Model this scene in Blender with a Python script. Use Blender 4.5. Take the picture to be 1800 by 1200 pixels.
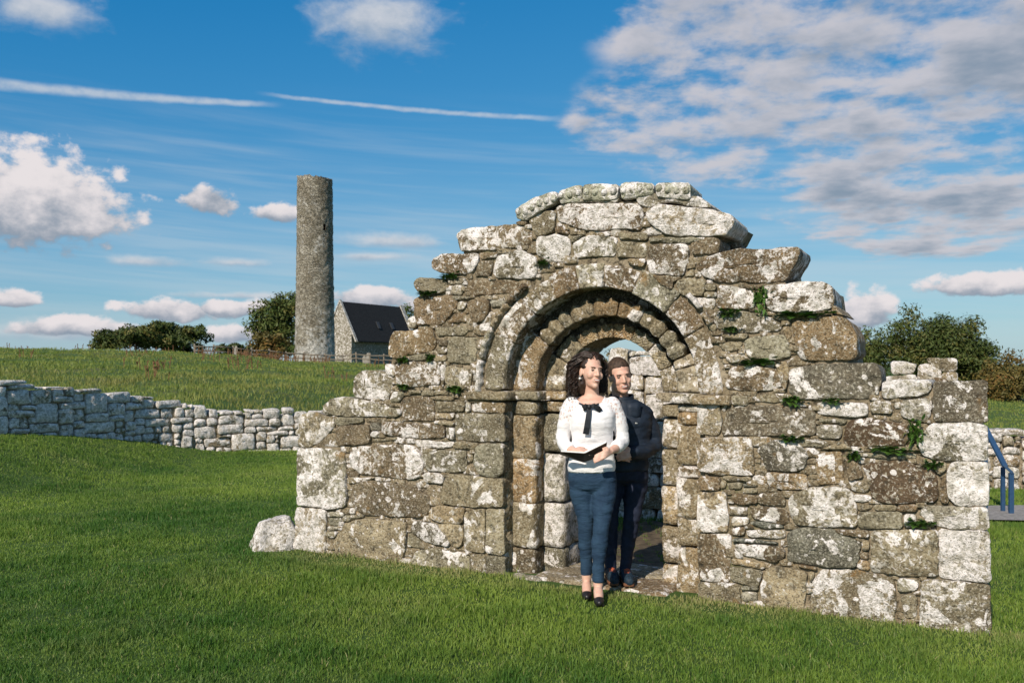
import bpy, bmesh, math, random
import numpy as np
from mathutils import Vector, Matrix, Euler

for o in list(bpy.data.objects):
    bpy.data.objects.remove(o, do_unlink=True)
scene = bpy.context.scene
col = scene.collection
rnd = random.Random(7)

# ---------------------------------------------------------------- camera
cam_d = bpy.data.cameras.new("camera")
cam_d.sensor_width = 36.0
cam_d.lens = 32.0
cam_d.shift_y = 40.0 / 1800.0
cam_d.clip_start = 0.1
cam_d.clip_end = 6000.0
cam_d.dof.use_dof = True
cam_d.dof.focus_distance = 6.3
cam_d.dof.aperture_fstop = 5.0
cam = bpy.data.objects.new("camera", cam_d)
cam.location = (0, 0, 1.6)
cam.rotation_euler = (math.radians(90), 0, 0)
col.objects.link(cam)
scene.camera = cam

# ---------------------------------------------------------------- light direction
SUN_AZ = math.radians(28.0)      # to the left of straight behind the camera
SUN_EL = math.radians(35.0)
to_sun = Vector((-math.sin(SUN_AZ) * math.cos(SUN_EL), -math.cos(SUN_AZ) * math.cos(SUN_EL), math.sin(SUN_EL)))
sun_d = bpy.data.lights.new("sun", 'SUN')
sun_d.energy = 5.0
sun_d.angle = math.radians(0.53)
sun_d.color = (1.0, 0.915, 0.79)
sun = bpy.data.objects.new("sun", sun_d)
sun.rotation_euler = (-to_sun).to_track_quat('-Z', 'Y').to_euler()
sun.location = (-20, -20, 30)
col.objects.link(sun)

scene.view_settings.view_transform = 'Standard'
scene.view_settings.look = 'None'
scene.view_settings.exposure = 0.0
scene.view_settings.gamma = 1.0
scene.view_settings.use_curve_mapping = False
scene.render.filter_size = 1.05
scene.cycles.max_bounces = 5
scene.cycles.diffuse_bounces = 3
scene.cycles.glossy_bounces = 1
scene.cycles.transmission_bounces = 2
scene.cycles.use_adaptive_sampling = True
scene.cycles.adaptive_threshold = 0.02

# ---------------------------------------------------------------- node helper
class NB:
    def __init__(s, tree):
        s.t = tree
    def n(s, kind, **kw):
        nd = s.t.nodes.new(kind)
        for k, v in kw.items():
            setattr(nd, k, v)
        return nd
    def put(s, sock, v):
        if isinstance(v, bpy.types.NodeSocket):
            s.t.links.new(v, sock)
        elif v is not None:
            if sock.type == 'RGBA' and len(v) == 3:
                v = (*v, 1.0)
            sock.default_value = v
    def m(s, op, a, b=None, c=None, clamp=False):
        nd = s.n('ShaderNodeMath', operation=op)
        nd.use_clamp = clamp
        for i, v in enumerate((a, b, c)):
            if v is not None:
                s.put(nd.inputs[i], v)
        return nd.outputs[0]
    def add(s, a, b): return s.m('ADD', a, b)
    def sub(s, a, b): return s.m('SUBTRACT', a, b)
    def mul(s, a, b): return s.m('MULTIPLY', a, b)
    def mx(s, a, b): return s.m('MAXIMUM', a, b)
    def vm(s, op, a, b=None, scale=None):
        nd = s.n('ShaderNodeVectorMath', operation=op)
        s.put(nd.inputs[0], a)
        if b is not None: s.put(nd.inputs[1], b)
        if scale is not None: s.put(nd.inputs['Scale'], scale)
        return nd.outputs[0]
    def xyz(s, x, y, z):
        nd = s.n('ShaderNodeCombineXYZ')
        for i, v in enumerate((x, y, z)): s.put(nd.inputs[i], v)
        return nd.outputs[0]
    def sep(s, v):
        nd = s.n('ShaderNodeSeparateXYZ'); s.put(nd.inputs[0], v)
        return nd.outputs[0], nd.outputs[1], nd.outputs[2]
    def noise(s, vec, scale, detail=4, rough=0.5, dist=0.0, col=False, lac=2.0):
        nd = s.n('ShaderNodeTexNoise')
        s.put(nd.inputs['Vector'], vec)
        nd.inputs['Scale'].default_value = scale
        nd.inputs['Detail'].default_value = detail
        nd.inputs['Roughness'].default_value = rough
        nd.inputs['Distortion'].default_value = dist
        nd.inputs['Lacunarity'].default_value = lac
        return nd.outputs['Color' if col else 'Fac']
    def voro(s, vec, scale, feature='F1', rand=1.0, out='Distance'):
        nd = s.n('ShaderNodeTexVoronoi', feature=feature)
        s.put(nd.inputs['Vector'], vec)
        nd.inputs['Scale'].default_value = scale
        nd.inputs['Randomness'].default_value = rand
        return nd.outputs[out]
    def ss(s, v, lo, hi, a=0.0, b=1.0, smooth=True):
        nd = s.n('ShaderNodeMapRange')
        nd.interpolation_type = 'SMOOTHSTEP' if smooth else 'LINEAR'
        nd.clamp = True
        s.put(nd.inputs['Value'], v)
        s.put(nd.inputs['From Min'], lo); s.put(nd.inputs['From Max'], hi)
        s.put(nd.inputs['To Min'], a); s.put(nd.inputs['To Max'], b)
        return nd.outputs['Result']
    def mix(s, f, a, b, blend='MIX'):
        nd = s.n('ShaderNodeMix', data_type='RGBA', blend_type=blend)
        s.put(nd.inputs[0], f); s.put(nd.inputs[6], a); s.put(nd.inputs[7], b)
        return nd.outputs[2]

# ---------------------------------------------------------------- sky with clouds
def build_world():
    world = bpy.data.worlds.new("World")
    scene.world = world
    world.use_nodes = True
    world.cycles.sampling_method = 'NONE'
    t = world.node_tree
    t.nodes.clear()
    b = NB(t)
    out = b.n('ShaderNodeOutputWorld')
    bg = b.n('ShaderNodeBackground')
    bg.inputs['Strength'].default_value = 0.1
    t.links.new(bg.outputs[0], out.inputs[0])
    sky = b.n('ShaderNodeTexSky', sky_type='NISHITA')
    sky.sun_disc = False
    sky.sun_elevation = SUN_EL
    sky.sun_rotation = math.pi + SUN_AZ
    sky.altitude = 50
    sky.air_density = 1.0
    sky.dust_density = 0.35
    sky.ozone_density = 2.0
    # deep polarised autumn blue
    sr, sg, sb = b.sep(sky.outputs[0])
    skyc = b.xyz(b.mx(b.sub(b.mul(sr, 0.5), 0.52), 0.08), b.mul(b.m('POWER', b.mul(sg, 0.1), 0.8), 6.5), b.mul(b.m('POWER', b.mul(sb, 0.1), 0.5), 7.7))

    tc = b.n('ShaderNodeTexCoord')
    x, y, z = b.sep(tc.outputs['Generated'])
    az = b.m('ARCTAN2', x, y)
    el = b.m('ARCSINE', z)
    def ang(px, py):
        a = math.atan((px - 900) / 1600.0)
        return a, math.atan((640 - py) / 1600.0 * math.cos(a))
    V = b.xyz(az, b.mul(el, 1.35), 0.0)
    fine = b.noise(V, 40.0, 6, 0.62, 0.0)
    puff = b.voro(b.vm('ADD', V, b.vm('SCALE', b.noise(V, 30, 2, 0.6, col=True), scale=0.03)), 38.0, 'SMOOTH_F1')
    def ell(px, py, rx, ru, rd):
        a, e = ang(px, py)
        ca = math.cos(a) ** 2
        dx = b.m('DIVIDE', b.sub(az, a), rx / 1600.0 * ca)
        de = b.sub(el, e)
        up = b.m('DIVIDE', b.mx(de, 0.0), ru / 1600.0 * ca)
        dn = b.m('DIVIDE', b.m('MINIMUM', de, 0.0), rd / 1600.0 * ca)
        q = b.add(b.mul(dx, dx), b.add(b.mul(up, up), b.mul(dn, dn)))
        return b.sub(1.0, b.m('SQRT', q)), b.add(up, dn)
    def group(lst):
        tot = None; h = None
        for e in lst:
            mk, hh = ell(*e)
            if tot is None: tot, h = mk, hh
            else:
                w = b.m('GREATER_THAN', mk, tot)
                nd = b.n('ShaderNodeMix', data_type='FLOAT')
                b.put(nd.inputs[0], w); b.put(nd.inputs[2], h); b.put(nd.inputs[3], hh)
                h = nd.outputs[0]
                tot = b.mx(tot, mk)
        return tot, h
    # 1 fair weather cumulus, flat grey bases
    cum, ch = group([(45, 366, 255, 150, 92), (368, 352, 62, 44, 28), (490, 378, 62, 26, 18),
                     (650, 524, 95, 26, 34), (1525, 552, 72, 60, 34), (1730, 505, 150, 40, 22),
                     (300, 548, 120, 32, 22), (400, 545, 95, 26, 18), (25, 530, 60, 34, 14), (130, 580, 150, 34, 16), (420, 590, 80, 26, 16)])
    cd = b.add(cum, b.add(b.mul(b.sub(fine, 0.5), 1.25), b.mul(b.sub(0.42, puff), 0.55)))
    ca_ = b.ss(cd, 0.08, 0.40)
    lightf = b.add(b.mul(ch, 0.62), b.add(b.mul(b.sub(fine, 0.5), 1.3), b.mul(b.sub(0.4, puff), 0.6)))
    ccol = b.mix(b.ss(lightf, -0.55, 0.40), (2.6, 3.2, 4.0), (8.0, 7.5, 7.6))
    # 2 broken altocumulus bank on the right
    alt, ah = group([(1560, 170, 520, 230, 190), (1290, 200, 300, 130, 120), (1670, 370, 400, 130, 95),
                     (1360, 40, 330, 140, 130), (1130, 235, 180, 55, 45)])
    Vw = b.xyz(b.mul(az, 1.0), b.mul(el, 1.75), 0.3)
    zz = b.add(b.mx(z, 0.0), 0.13)
    PL = b.xyz(b.m('DIVIDE', x, zz), b.m('DIVIDE', y, zz), 0.4)     # cloud deck seen in perspective
    rag = b.noise(PL, 4.2, 7, 0.57, 0.12)
    bank = b.noise(PL, 1.5, 3, 0.5, 0.1)
    ad = b.add(b.m('MINIMUM', b.mul(alt, 1.0), 0.31), b.add(b.add(b.mul(b.sub(rag, 0.5), 2.0), b.mul(b.sub(fine, 0.5), 0.35)), b.mul(b.sub(bank, 0.5), 1.0)))
    aa = b.mul(b.ss(ad, -0.02, 0.46), b.ss(alt, -0.12, 0.12))
    aa = b.mul(aa, 0.93)
    # the underside relief of the bank, seen as thickness
    rag2 = b.noise(b.vm('ADD', PL, (-0.035, -0.085, 0.0)), 4.2, 5, 0.55, 0.12)
    rel = b.add(b.mul(b.sub(rag, rag2), 2.6), b.sub(0.52, b.mul(b.ss(ad, 0.20, 0.85), 0.85)))
    acol = b.mix(b.ss(b.add(rel, b.mul(b.sub(fine, 0.5), 0.5)), -0.42, 0.75), (2.35, 3.0, 3.85), (5.9, 5.75, 6.15))
    # 3 thin soft patches
    soft, sh = group([(670, 30, 165, 80, 85), (70, 20, 150, 60, 50), (690, 425, 130, 24, 16), (660, 451, 100, 12, 10),
                      (250, 460, 90, 20, 14), (420, 462, 70, 14, 10), (120, 585, 230, 40, 24),
                      (420, 520, 200, 12, 10)])
    sd = b.add(soft, b.mul(b.sub(b.noise(Vw, 20, 5, 0.6, 0.2), 0.5), 1.5))
    sa = b.mul(b.ss(sd, 0.05, 0.95), 0.85)
    scol = b.mix(b.ss(b.add(sh, b.mul(b.sub(fine, 0.5), 2.0)), -0.8, 0.5), (3.6, 4.4, 5.4), (6.6, 6.7, 7.0))
    # 4 high cirrus veil drawn out sideways
    Vc = b.xyz(b.mul(az, 0.55), b.mul(b.add(el, b.mul(az, 0.05)), 9.0), 0.7)
    ci = b.noise(Vc, 5.0, 4, 0.6, 0.2)
    cia = b.mul(b.ss(ci, 0.40, 0.80), b.mul(b.ss(el, 0.02, 0.12), b.mul(b.ss(el, 0.30, 0.20), 0.26)))
    cia = b.add(cia, b.mul(b.ss(el, 0.27, 0.08), b.ss(ci, 0.25, 0.6, 0.12, 0.30)))
    # 5 vapour trails
    def trail(p, q, w0, w1, alpha, back):
        a0, e0 = ang(*p); a1, e1 = ang(*q)
        dx, dy = a1 - a0, e1 - e0
        L2 = dx * dx + dy * dy
        tt = b.m('DIVIDE', b.add(b.mul(b.sub(az, a0), dx), b.mul(b.sub(el, e0), dy)), L2)
        dd = b.m('DIVIDE', b.sub(b.mul(b.sub(az, a0), dy), b.mul(b.sub(el, e0), dx)), math.sqrt(L2))
        dd = b.m('ABSOLUTE', b.add(dd, b.mul(b.sub(b.noise(V, 40, 4, 0.6), 0.5), 0.004)))
        wv = b.ss(tt, 0.0, 1.0, w0, w1, False)
        f = b.ss(b.m('DIVIDE', dd, wv), 1.0, 0.1)
        f = b.mul(f, b.mul(b.ss(tt, back - 0.05, back + 0.12), b.ss(tt, 1.06, 0.85)))
        return b.mul(f, b.ss(b.noise(V, 55, 3, 0.6), 0.2, 0.65, alpha * 0.55, alpha))
    t1 = trail((0, 148), (480, 184), 0.0075, 0.0042, 0.62, -0.8)
    t2 = trail((470, 166), (985, 209), 0.0030, 0.0042, 0.55, 0.0)
    # 6 the same kind of broken cloud over the rest of the sky
    gen = b.noise(b.vm('ADD', Vw, (3.1, 1.7, 0.0)), 4.0, 5, 0.56, 0.1)
    off = b.mx(b.ss(b.m('ABSOLUTE', az), 0.56, 0.75), b.ss(el, 0.42, 0.6))
    ga = b.mul(b.ss(gen, 0.50, 0.66), b.mul(off, 0.85))
    gcol = b.mix(b.ss(gen, 0.72, 0.52), (3.2, 3.9, 4.8), (6.9, 6.8, 6.9))

    c = b.mix(cia, skyc, (6.0, 6.6, 7.0))
    c = b.mix(t1, c, (6.8, 7.0, 7.2))
    c = b.mix(t2, c, (6.8, 7.0, 7.2))
    c = b.mix(sa, c, scol)
    c = b.mix(ga, c, gcol)
    c = b.mix(aa, c, acol)
    c = b.mix(ca_, c, ccol)
    t.links.new(c, bg.inputs['Color'])
build_world()

# ================================================================ helpers
def srgb(r, g, b):
    f = lambda v: (v / 255.0 / 12.92) if v / 255.0 <= 0.04045 else ((v / 255.0 + 0.055) / 1.055) ** 2.4
    return (f(r), f(g), f(b))

def hash3(ix, iy, iz, seed):
    h = (ix * 374761393 + iy * 668265263 + iz * 2147483647 + seed * 1274126177) & 0xFFFFFFFF
    h = ((h ^ (h >> 13)) * 1274126177) & 0xFFFFFFFF
    h = ((h ^ (h >> 16)) * 2246822519) & 0xFFFFFFFF
    return ((h ^ (h >> 15)) & 0xFFFFFF) / float(0xFFFFFF) * 2 - 1
def vnoise(P, seed=0):
    P = np.asarray(P, float)
    i = np.floor(P).astype(np.int64); f = P - i
    f = f * f * (3 - 2 * f)
    r = 0.0
    for a in (0, 1):
        for b_ in (0, 1):
            for c in (0, 1):
                w = (f[:, 0] if a else 1 - f[:, 0]) * (f[:, 1] if b_ else 1 - f[:, 1]) * (f[:, 2] if c else 1 - f[:, 2])
                r = r + w * hash3(i[:, 0] + a, i[:, 1] + b_, i[:, 2] + c, seed)
    return r
def fbm(P, seed=0, octaves=3):
    P = np.asarray(P, float); r = 0; a = 1.0
    for k in range(octaves):
        r = r + a * vnoise(P * (2.03 ** k) + k * 17.3, seed + k); a *= 0.5
    return r

def mesh_np(name, verts, faces, smooth=True, mat=None):
    me = bpy.data.meshes.new(name)
    me.from_pydata([tuple(map(float, v)) for v in verts], [], [tuple(int(i) for i in f) for f in faces])
    if smooth: me.polygons.foreach_set('use_smooth', [True] * len(me.polygons))
    if mat: me.materials.append(mat)
    me.update()
    return me
def fast_mesh(name, V, loops, sizes, smooth=False, mat=None):
    me = bpy.data.meshes.new(name)
    me.vertices.add(len(V)); me.vertices.foreach_set('co', np.ascontiguousarray(V, np.float32).ravel())
    me.loops.add(len(loops)); me.loops.foreach_set('vertex_index', np.ascontiguousarray(loops, np.int32))
    me.polygons.add(len(sizes))
    st = np.concatenate(([0], np.cumsum(sizes)[:-1])).astype(np.int32)
    me.polygons.foreach_set('loop_start', st)
    me.polygons.foreach_set('loop_total', np.ascontiguousarray(sizes, np.int32))
    if smooth: me.polygons.foreach_set('use_smooth', np.ones(len(sizes), bool))
    me.update(calc_edges=True)
    if mat: me.materials.append(mat)
    return me
def obj(name, me, parent=None, loc=(0, 0, 0), rot=(0, 0, 0), mat=None):
    o = bpy.data.objects.new(name, me)
    o.location = loc; o.rotation_euler = rot
    if mat is not None and me is not None and not me.materials: me.materials.append(mat)
    if parent is not None: o.parent = parent
    col.objects.link(o)
    return o
def empty(name, loc=(0, 0, 0), rz=0.0, parent=None):
    o = bpy.data.objects.new(name, None)
    o.empty_display_size = 0.2
    o.location = loc; o.rotation_euler = (0, 0, rz)
    if parent is not None: o.parent = parent
    col.objects.link(o)
    return o
def tag(o, label=None, cat=None, group=None, kind=None):
    if label: o['label'] = label
    if cat: o['category'] = cat
    if group: o['group'] = group
    if kind: o['kind'] = kind
    return o

class MB:
    """collects shapes into one mesh"""
    def __init__(s): s.v = []; s.f = []
    def add(s, V, F):
        n = len(s.v)
        s.v.extend([tuple(map(float, p)) for p in V]); s.f.extend([tuple(int(i) + n for i in f) for f in F])
    def mesh(s, name, smooth=True, mat=None): return mesh_np(name, s.v, s.f, smooth, mat)

def rbox(hx, hy, hz, r, nx=4, ny=4, nz=4):
    """rounded box surface: returns V (n,3), F"""
    key = {}; V = []; F = []
    N = (nx, ny, nz); h = np.array((hx, hy, hz)); r = min(r, hx * .98, hy * .98, hz * .98)
    def vid(i, j, k):
        q = (i, j, k)
        if q not in key:
            key[q] = len(V)
            p = np.array([2 * i / nx - 1, 2 * j / ny - 1, 2 * k / nz - 1])
            # pull the outermost segments close to the edge so that it stays crisp
            P = p * h
            V.append(P)
        return key[q]
    def quads(fix, val, a, b_, flip):
        for i in range(N[a]):
            for j in range(N[b_]):
                q = []
                for (di, dj) in ((0, 0), (1, 0), (1, 1), (0, 1)):
                    t = [0, 0, 0]; t[fix] = val; t[a] = i + di; t[b_] = j + dj
                    q.append(vid(*t))
                F.append(q[::-1] if flip else q)
    quads(0, 0, 1, 2, True); quads(0, nx, 1, 2, False)
    quads(1, 0, 0, 2, False); quads(1, ny, 0, 2, True)
    quads(2, 0, 0, 1, True); quads(2, nz, 0, 1, False)
    V = np.array(V)
    core = np.clip(V, -(h - r), h - r)
    d = V - core
    L = np.linalg.norm(d, axis=1, keepdims=True)
    Nn = np.where(L > 1e-9, d / np.maximum(L, 1e-9), 0)
    V = np.where(L > 1e-9, core + Nn * r, V)
    return V, F, Nn

def tube(path, radii, nseg=8, cap=True):
    P = [Vector(p) for p in path]; V = []; F = []
    up = Vector((0, 0, 1))
    prev = None
    for i, p in enumerate(P):
        t = (P[min(i + 1, len(P) - 1)] - P[max(i - 1, 0)])
        t = t.normalized() if t.length > 1e-9 else Vector((0, 0, 1))
        if prev is None:
            a = t.cross(Vector((0.123, 0.97, 0.2)))
            if a.length < 0.1: a = t.cross(Vector((1, 0, 0)))
        else:
            a = prev - t * prev.dot(t)
        a.normalize(); prev = a
        b_ = t.cross(a)
        r = radii[i] if hasattr(radii, '__len__') else radii
        for k in range(nseg):
            an = 2 * math.pi * k / nseg
            V.append(p + (a * math.cos(an) + b_ * math.sin(an)) * r)
    for i in range(len(P) - 1):
        for k in range(nseg):
            F.append((i * nseg + k, i * nseg + (k + 1) % nseg, (i + 1) * nseg + (k + 1) % nseg, (i + 1) * nseg + k))
    if cap:
        F.append(tuple(range(nseg))[::-1]); F.append(tuple((len(P) - 1) * nseg + k for k in range(nseg)))
    return V, F
def ellipsoid(c, r, nu=14, nv=8, rot=None):
    V = []; F = []
    for j in range(nv + 1):
        th = math.pi * j / nv
        for i in range(nu):
            ph = 2 * math.pi * i / nu
            p = Vector((r[0] * math.sin(th) * math.cos(ph), r[1] * math.sin(th) * math.sin(ph), r[2] * math.cos(th)))
            if rot is not None: p = rot @ p
            V.append(Vector(c) + p)
    for j in range(nv):
        for i in range(nu):
            F.append((j * nu + i, (j + 1) * nu + i, (j + 1) * nu + (i + 1) % nu, j * nu + (i + 1) % nu))
    return V, F

# ---------------------------------------------------------------- rubble stones
def stone_mesh(poly, depth, seed, bulge=0.012, rough=0.007, spacing=0.017, edge=0.018, nmax=90, inner=(0.36, 0.68, 0.92), name='stone', mat=None):
    """one squared or rounded stone: outline poly in the wall plane (x along, z up), face at y=0, body into +y"""
    P = np.array(poly, float)
    area = 0.5 * np.sum(P[:, 0] * np.roll(P[:, 1], -1) - np.roll(P[:, 0], -1) * P[:, 1])
    if area < 0: P = P[::-1]
    # soften corners
    Q = []
    n = len(P)
    for i in range(n):
        a, b_ = P[i], P[(i + 1) % n]
        L = np.linalg.norm(b_ - a); k = min(0.20, 0.016 / max(L, 1e-6))
        Q += [a + (b_ - a) * k, b_ + (a - b_) * k]
    Q = np.array(Q)
    seg = np.linalg.norm(np.roll(Q, -1, 0) - Q, axis=1); per = seg.sum()
    N = int(min(nmax, max(12, per / spacing)))
    cum = np.concatenate(([0], np.cumsum(seg)))
    s = np.arange(N) / N * per
    idx = np.searchsorted(cum, s, 'right') - 1
    t = (s - cum[idx]) / np.maximum(seg[idx], 1e-9)
    O = Q[idx] * (1 - t)[:, None] + np.roll(Q, -1, 0)[idx] * t[:, None]
    c = O.mean(0)
    sd = seed * 3.71
    nz = np.c_[O * 14.0, np.full(N, sd)]
    tang = np.roll(O, -1, 0) - np.roll(O, 1, 0); tang /= np.maximum(np.linalg.norm(tang, axis=1, keepdims=True), 1e-9)
    nor = np.c_[tang[:, 1], -tang[:, 0]]
    O = O + nor * (fbm(nz, 3, 2) * 0.0060 + vnoise(nz * 4.1, 8) * 0.0028)[:, None]
    # medial segment
    X = O - c; w, ev = np.linalg.eigh(X.T @ X)
    ax = ev[:, 1]; pr = X @ ax; pq = X @ ev[:, 0]
    half = max(0.0, (pr.max() - pr.min()) / 2 - (pq.max() - pq.min()) / 2)
    mid = (pr.max() + pr.min()) / 2
    T = c + np.outer(np.clip(pr, mid - half * 0.92, mid + half * 0.92), ax)
    D = np.linalg.norm(T - O, axis=1, keepdims=True)
    rings = []
    def ring(inset=None, t=None, y=0.0):
        tt = np.minimum(0.45, inset / np.maximum(D, 1e-6)) if t is None else t
        p = O + (T - O) * tt
        rings.append(np.c_[p[:, 0], np.full(N, y), p[:, 1]])
    ring(inset=0.02, y=depth)
    ring(inset=0.0, y=min(depth * 0.6, edge * 2.4))
    ring(inset=edge * 0.10, y=edge * 0.85)
    ring(inset=edge * 0.40, y=edge * 0.32)
    ring(inset=edge * 1.1, y=0.0)
    nb = len(rings)
    for tt in inner:
        ring(t=tt, y=-bulge * (1 - (1 - tt) ** 2))
    V = np.concatenate(rings)
    q = np.c_[V[:, 0] * 11, V[:, 1] * 6 + sd, V[:, 2] * 11]
    q2 = np.c_[V[:, 0] * 34, V[:, 1] * 20 + sd, V[:, 2] * 34]
    fr = np.clip(1 - V[:, 1] / 0.05, 0, 1)
    V[:, 1] += fr * (rough * 1.5 * fbm(q, 11, 2) + rough * 0.7 * vnoise(q2, 5))
    V[:, 0] -= c[0]; V[:, 2] -= c[1]
    F = []
    R = len(rings)
    for r in range(R - 1):
        for i in range(N):
            j = (i + 1) % N
            F.append((r * N + i, r * N + j, (r + 1) * N + j, (r + 1) * N + i))
    F.append(tuple((R - 1) * N + i for i in range(N)))
    me = mesh_np(name, V, F, True, mat)
    return me, c

def block_mesh(h, r, seed, rough=0.006, n=(6, 4, 6), shape=None, name='stone', mat=None):
    V, F, Nn = rbox(*h, r, *n)
    if shape is not None: V = shape(V)
    c = V - V.mean(0); L = np.linalg.norm(c, axis=1, keepdims=True); dirn = c / np.maximum(L, 1e-6)
    V = V + dirn * (rough * (1.6 * fbm(V * 9 + seed * 5.3, 3, 2) + 0.7 * vnoise(V * 31 + seed, 4)))[:, None]
    return mesh_np(name, V, F, True, mat)

# skyline packing of irregular rubble into a wall face
def pack_rubble(length, top, base, seed, wr=(0.16, 0.5), hr=(0.09, 0.24)):
    R = random.Random(seed); res = 0.02
    n = int(length / res); sk = np.array([base(i * res) for i in range(n)]); tp = np.array([top(i * res) for i in range(n)])
    out = []
    for _ in range(6000):
        open_ = sk < tp - 0.03
        if not open_.any(): break
        i = int(np.argmin(np.where(open_, sk, 1e9)))
        lvl = sk[i]
        a = i
        while a > 0 and sk[a - 1] < lvl + 0.03: a -= 1
        b_ = i
        while b_ < n - 1 and sk[b_ + 1] < lvl + 0.03: b_ += 1
        w = int(R.uniform(*wr) / res)
        if b_ - a + 1 <= w * 1.35: s0, s1 = a, b_ + 1
        else: s0, s1 = a, a + max(w, 3)
        big = R.random() < 0.22
        h = R.uniform(*hr) * (1.55 if big else 1.0)
        h = min(h, max(0.05, (s1 - s0) * res * 0.95))
        z0 = sk[s0:s1].max()
        tm = tp[s0:s1].max()
        if z0 + h > tm + 0.05: h = max(0.05, tm - z0 + R.uniform(-0.02, 0.03))
        W = (s1 - s0) * res
        if W > 0.045:
            x0, x1 = s0 * res, s1 * res; g = 0.0035
            j = lambda a_: R.uniform(-a_, a_)
            zl, zr = sk[s0], sk[s1 - 1]
            pts = [(x0 + g + j(.014), zl + g), (x0 + W * .5 + j(.05), min(zl, zr) + g + j(.006)), (x1 - g + j(.014), zr + g),
                   (x1 - g - abs(j(.02)), z0 + h * .55), (x1 - g - abs(j(.035)), z0 + h - g - abs(j(.02))),
                   (x0 + W * .5 + j(.05), z0 + h - g + j(.008)), (x0 + g + abs(j(.035)), z0 + h - g - abs(j(.02))), (x0 + g + abs(j(.02)), z0 + h * .5)]
            out.append(pts)
        sk[s0:s1] = z0 + h
    return out

# ================================================================ materials
def new_mat(name):
    m = bpy.data.materials.new(name); m.use_nodes = True
    t = m.node_tree; t.nodes.clear()
    b = NB(t)
    out = b.n('ShaderNodeOutputMaterial'); bs = b.n('ShaderNodeBsdfPrincipled')
    t.links.new(bs.outputs[0], out.inputs[0])
    bs.inputs['Roughness'].default_value = 0.9
    bs.inputs['Specular IOR Level'].default_value = 0.25
    return m, b, bs
def bump(b, bs, h, strength=0.5, dist=0.01):
    nd = b.n('ShaderNodeBump'); nd.inputs['Strength'].default_value = strength; nd.inputs['Distance'].default_value = dist
    b.put(nd.inputs['Height'], h); b.t.links.new(nd.outputs[0], bs.inputs['Normal'])

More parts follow.
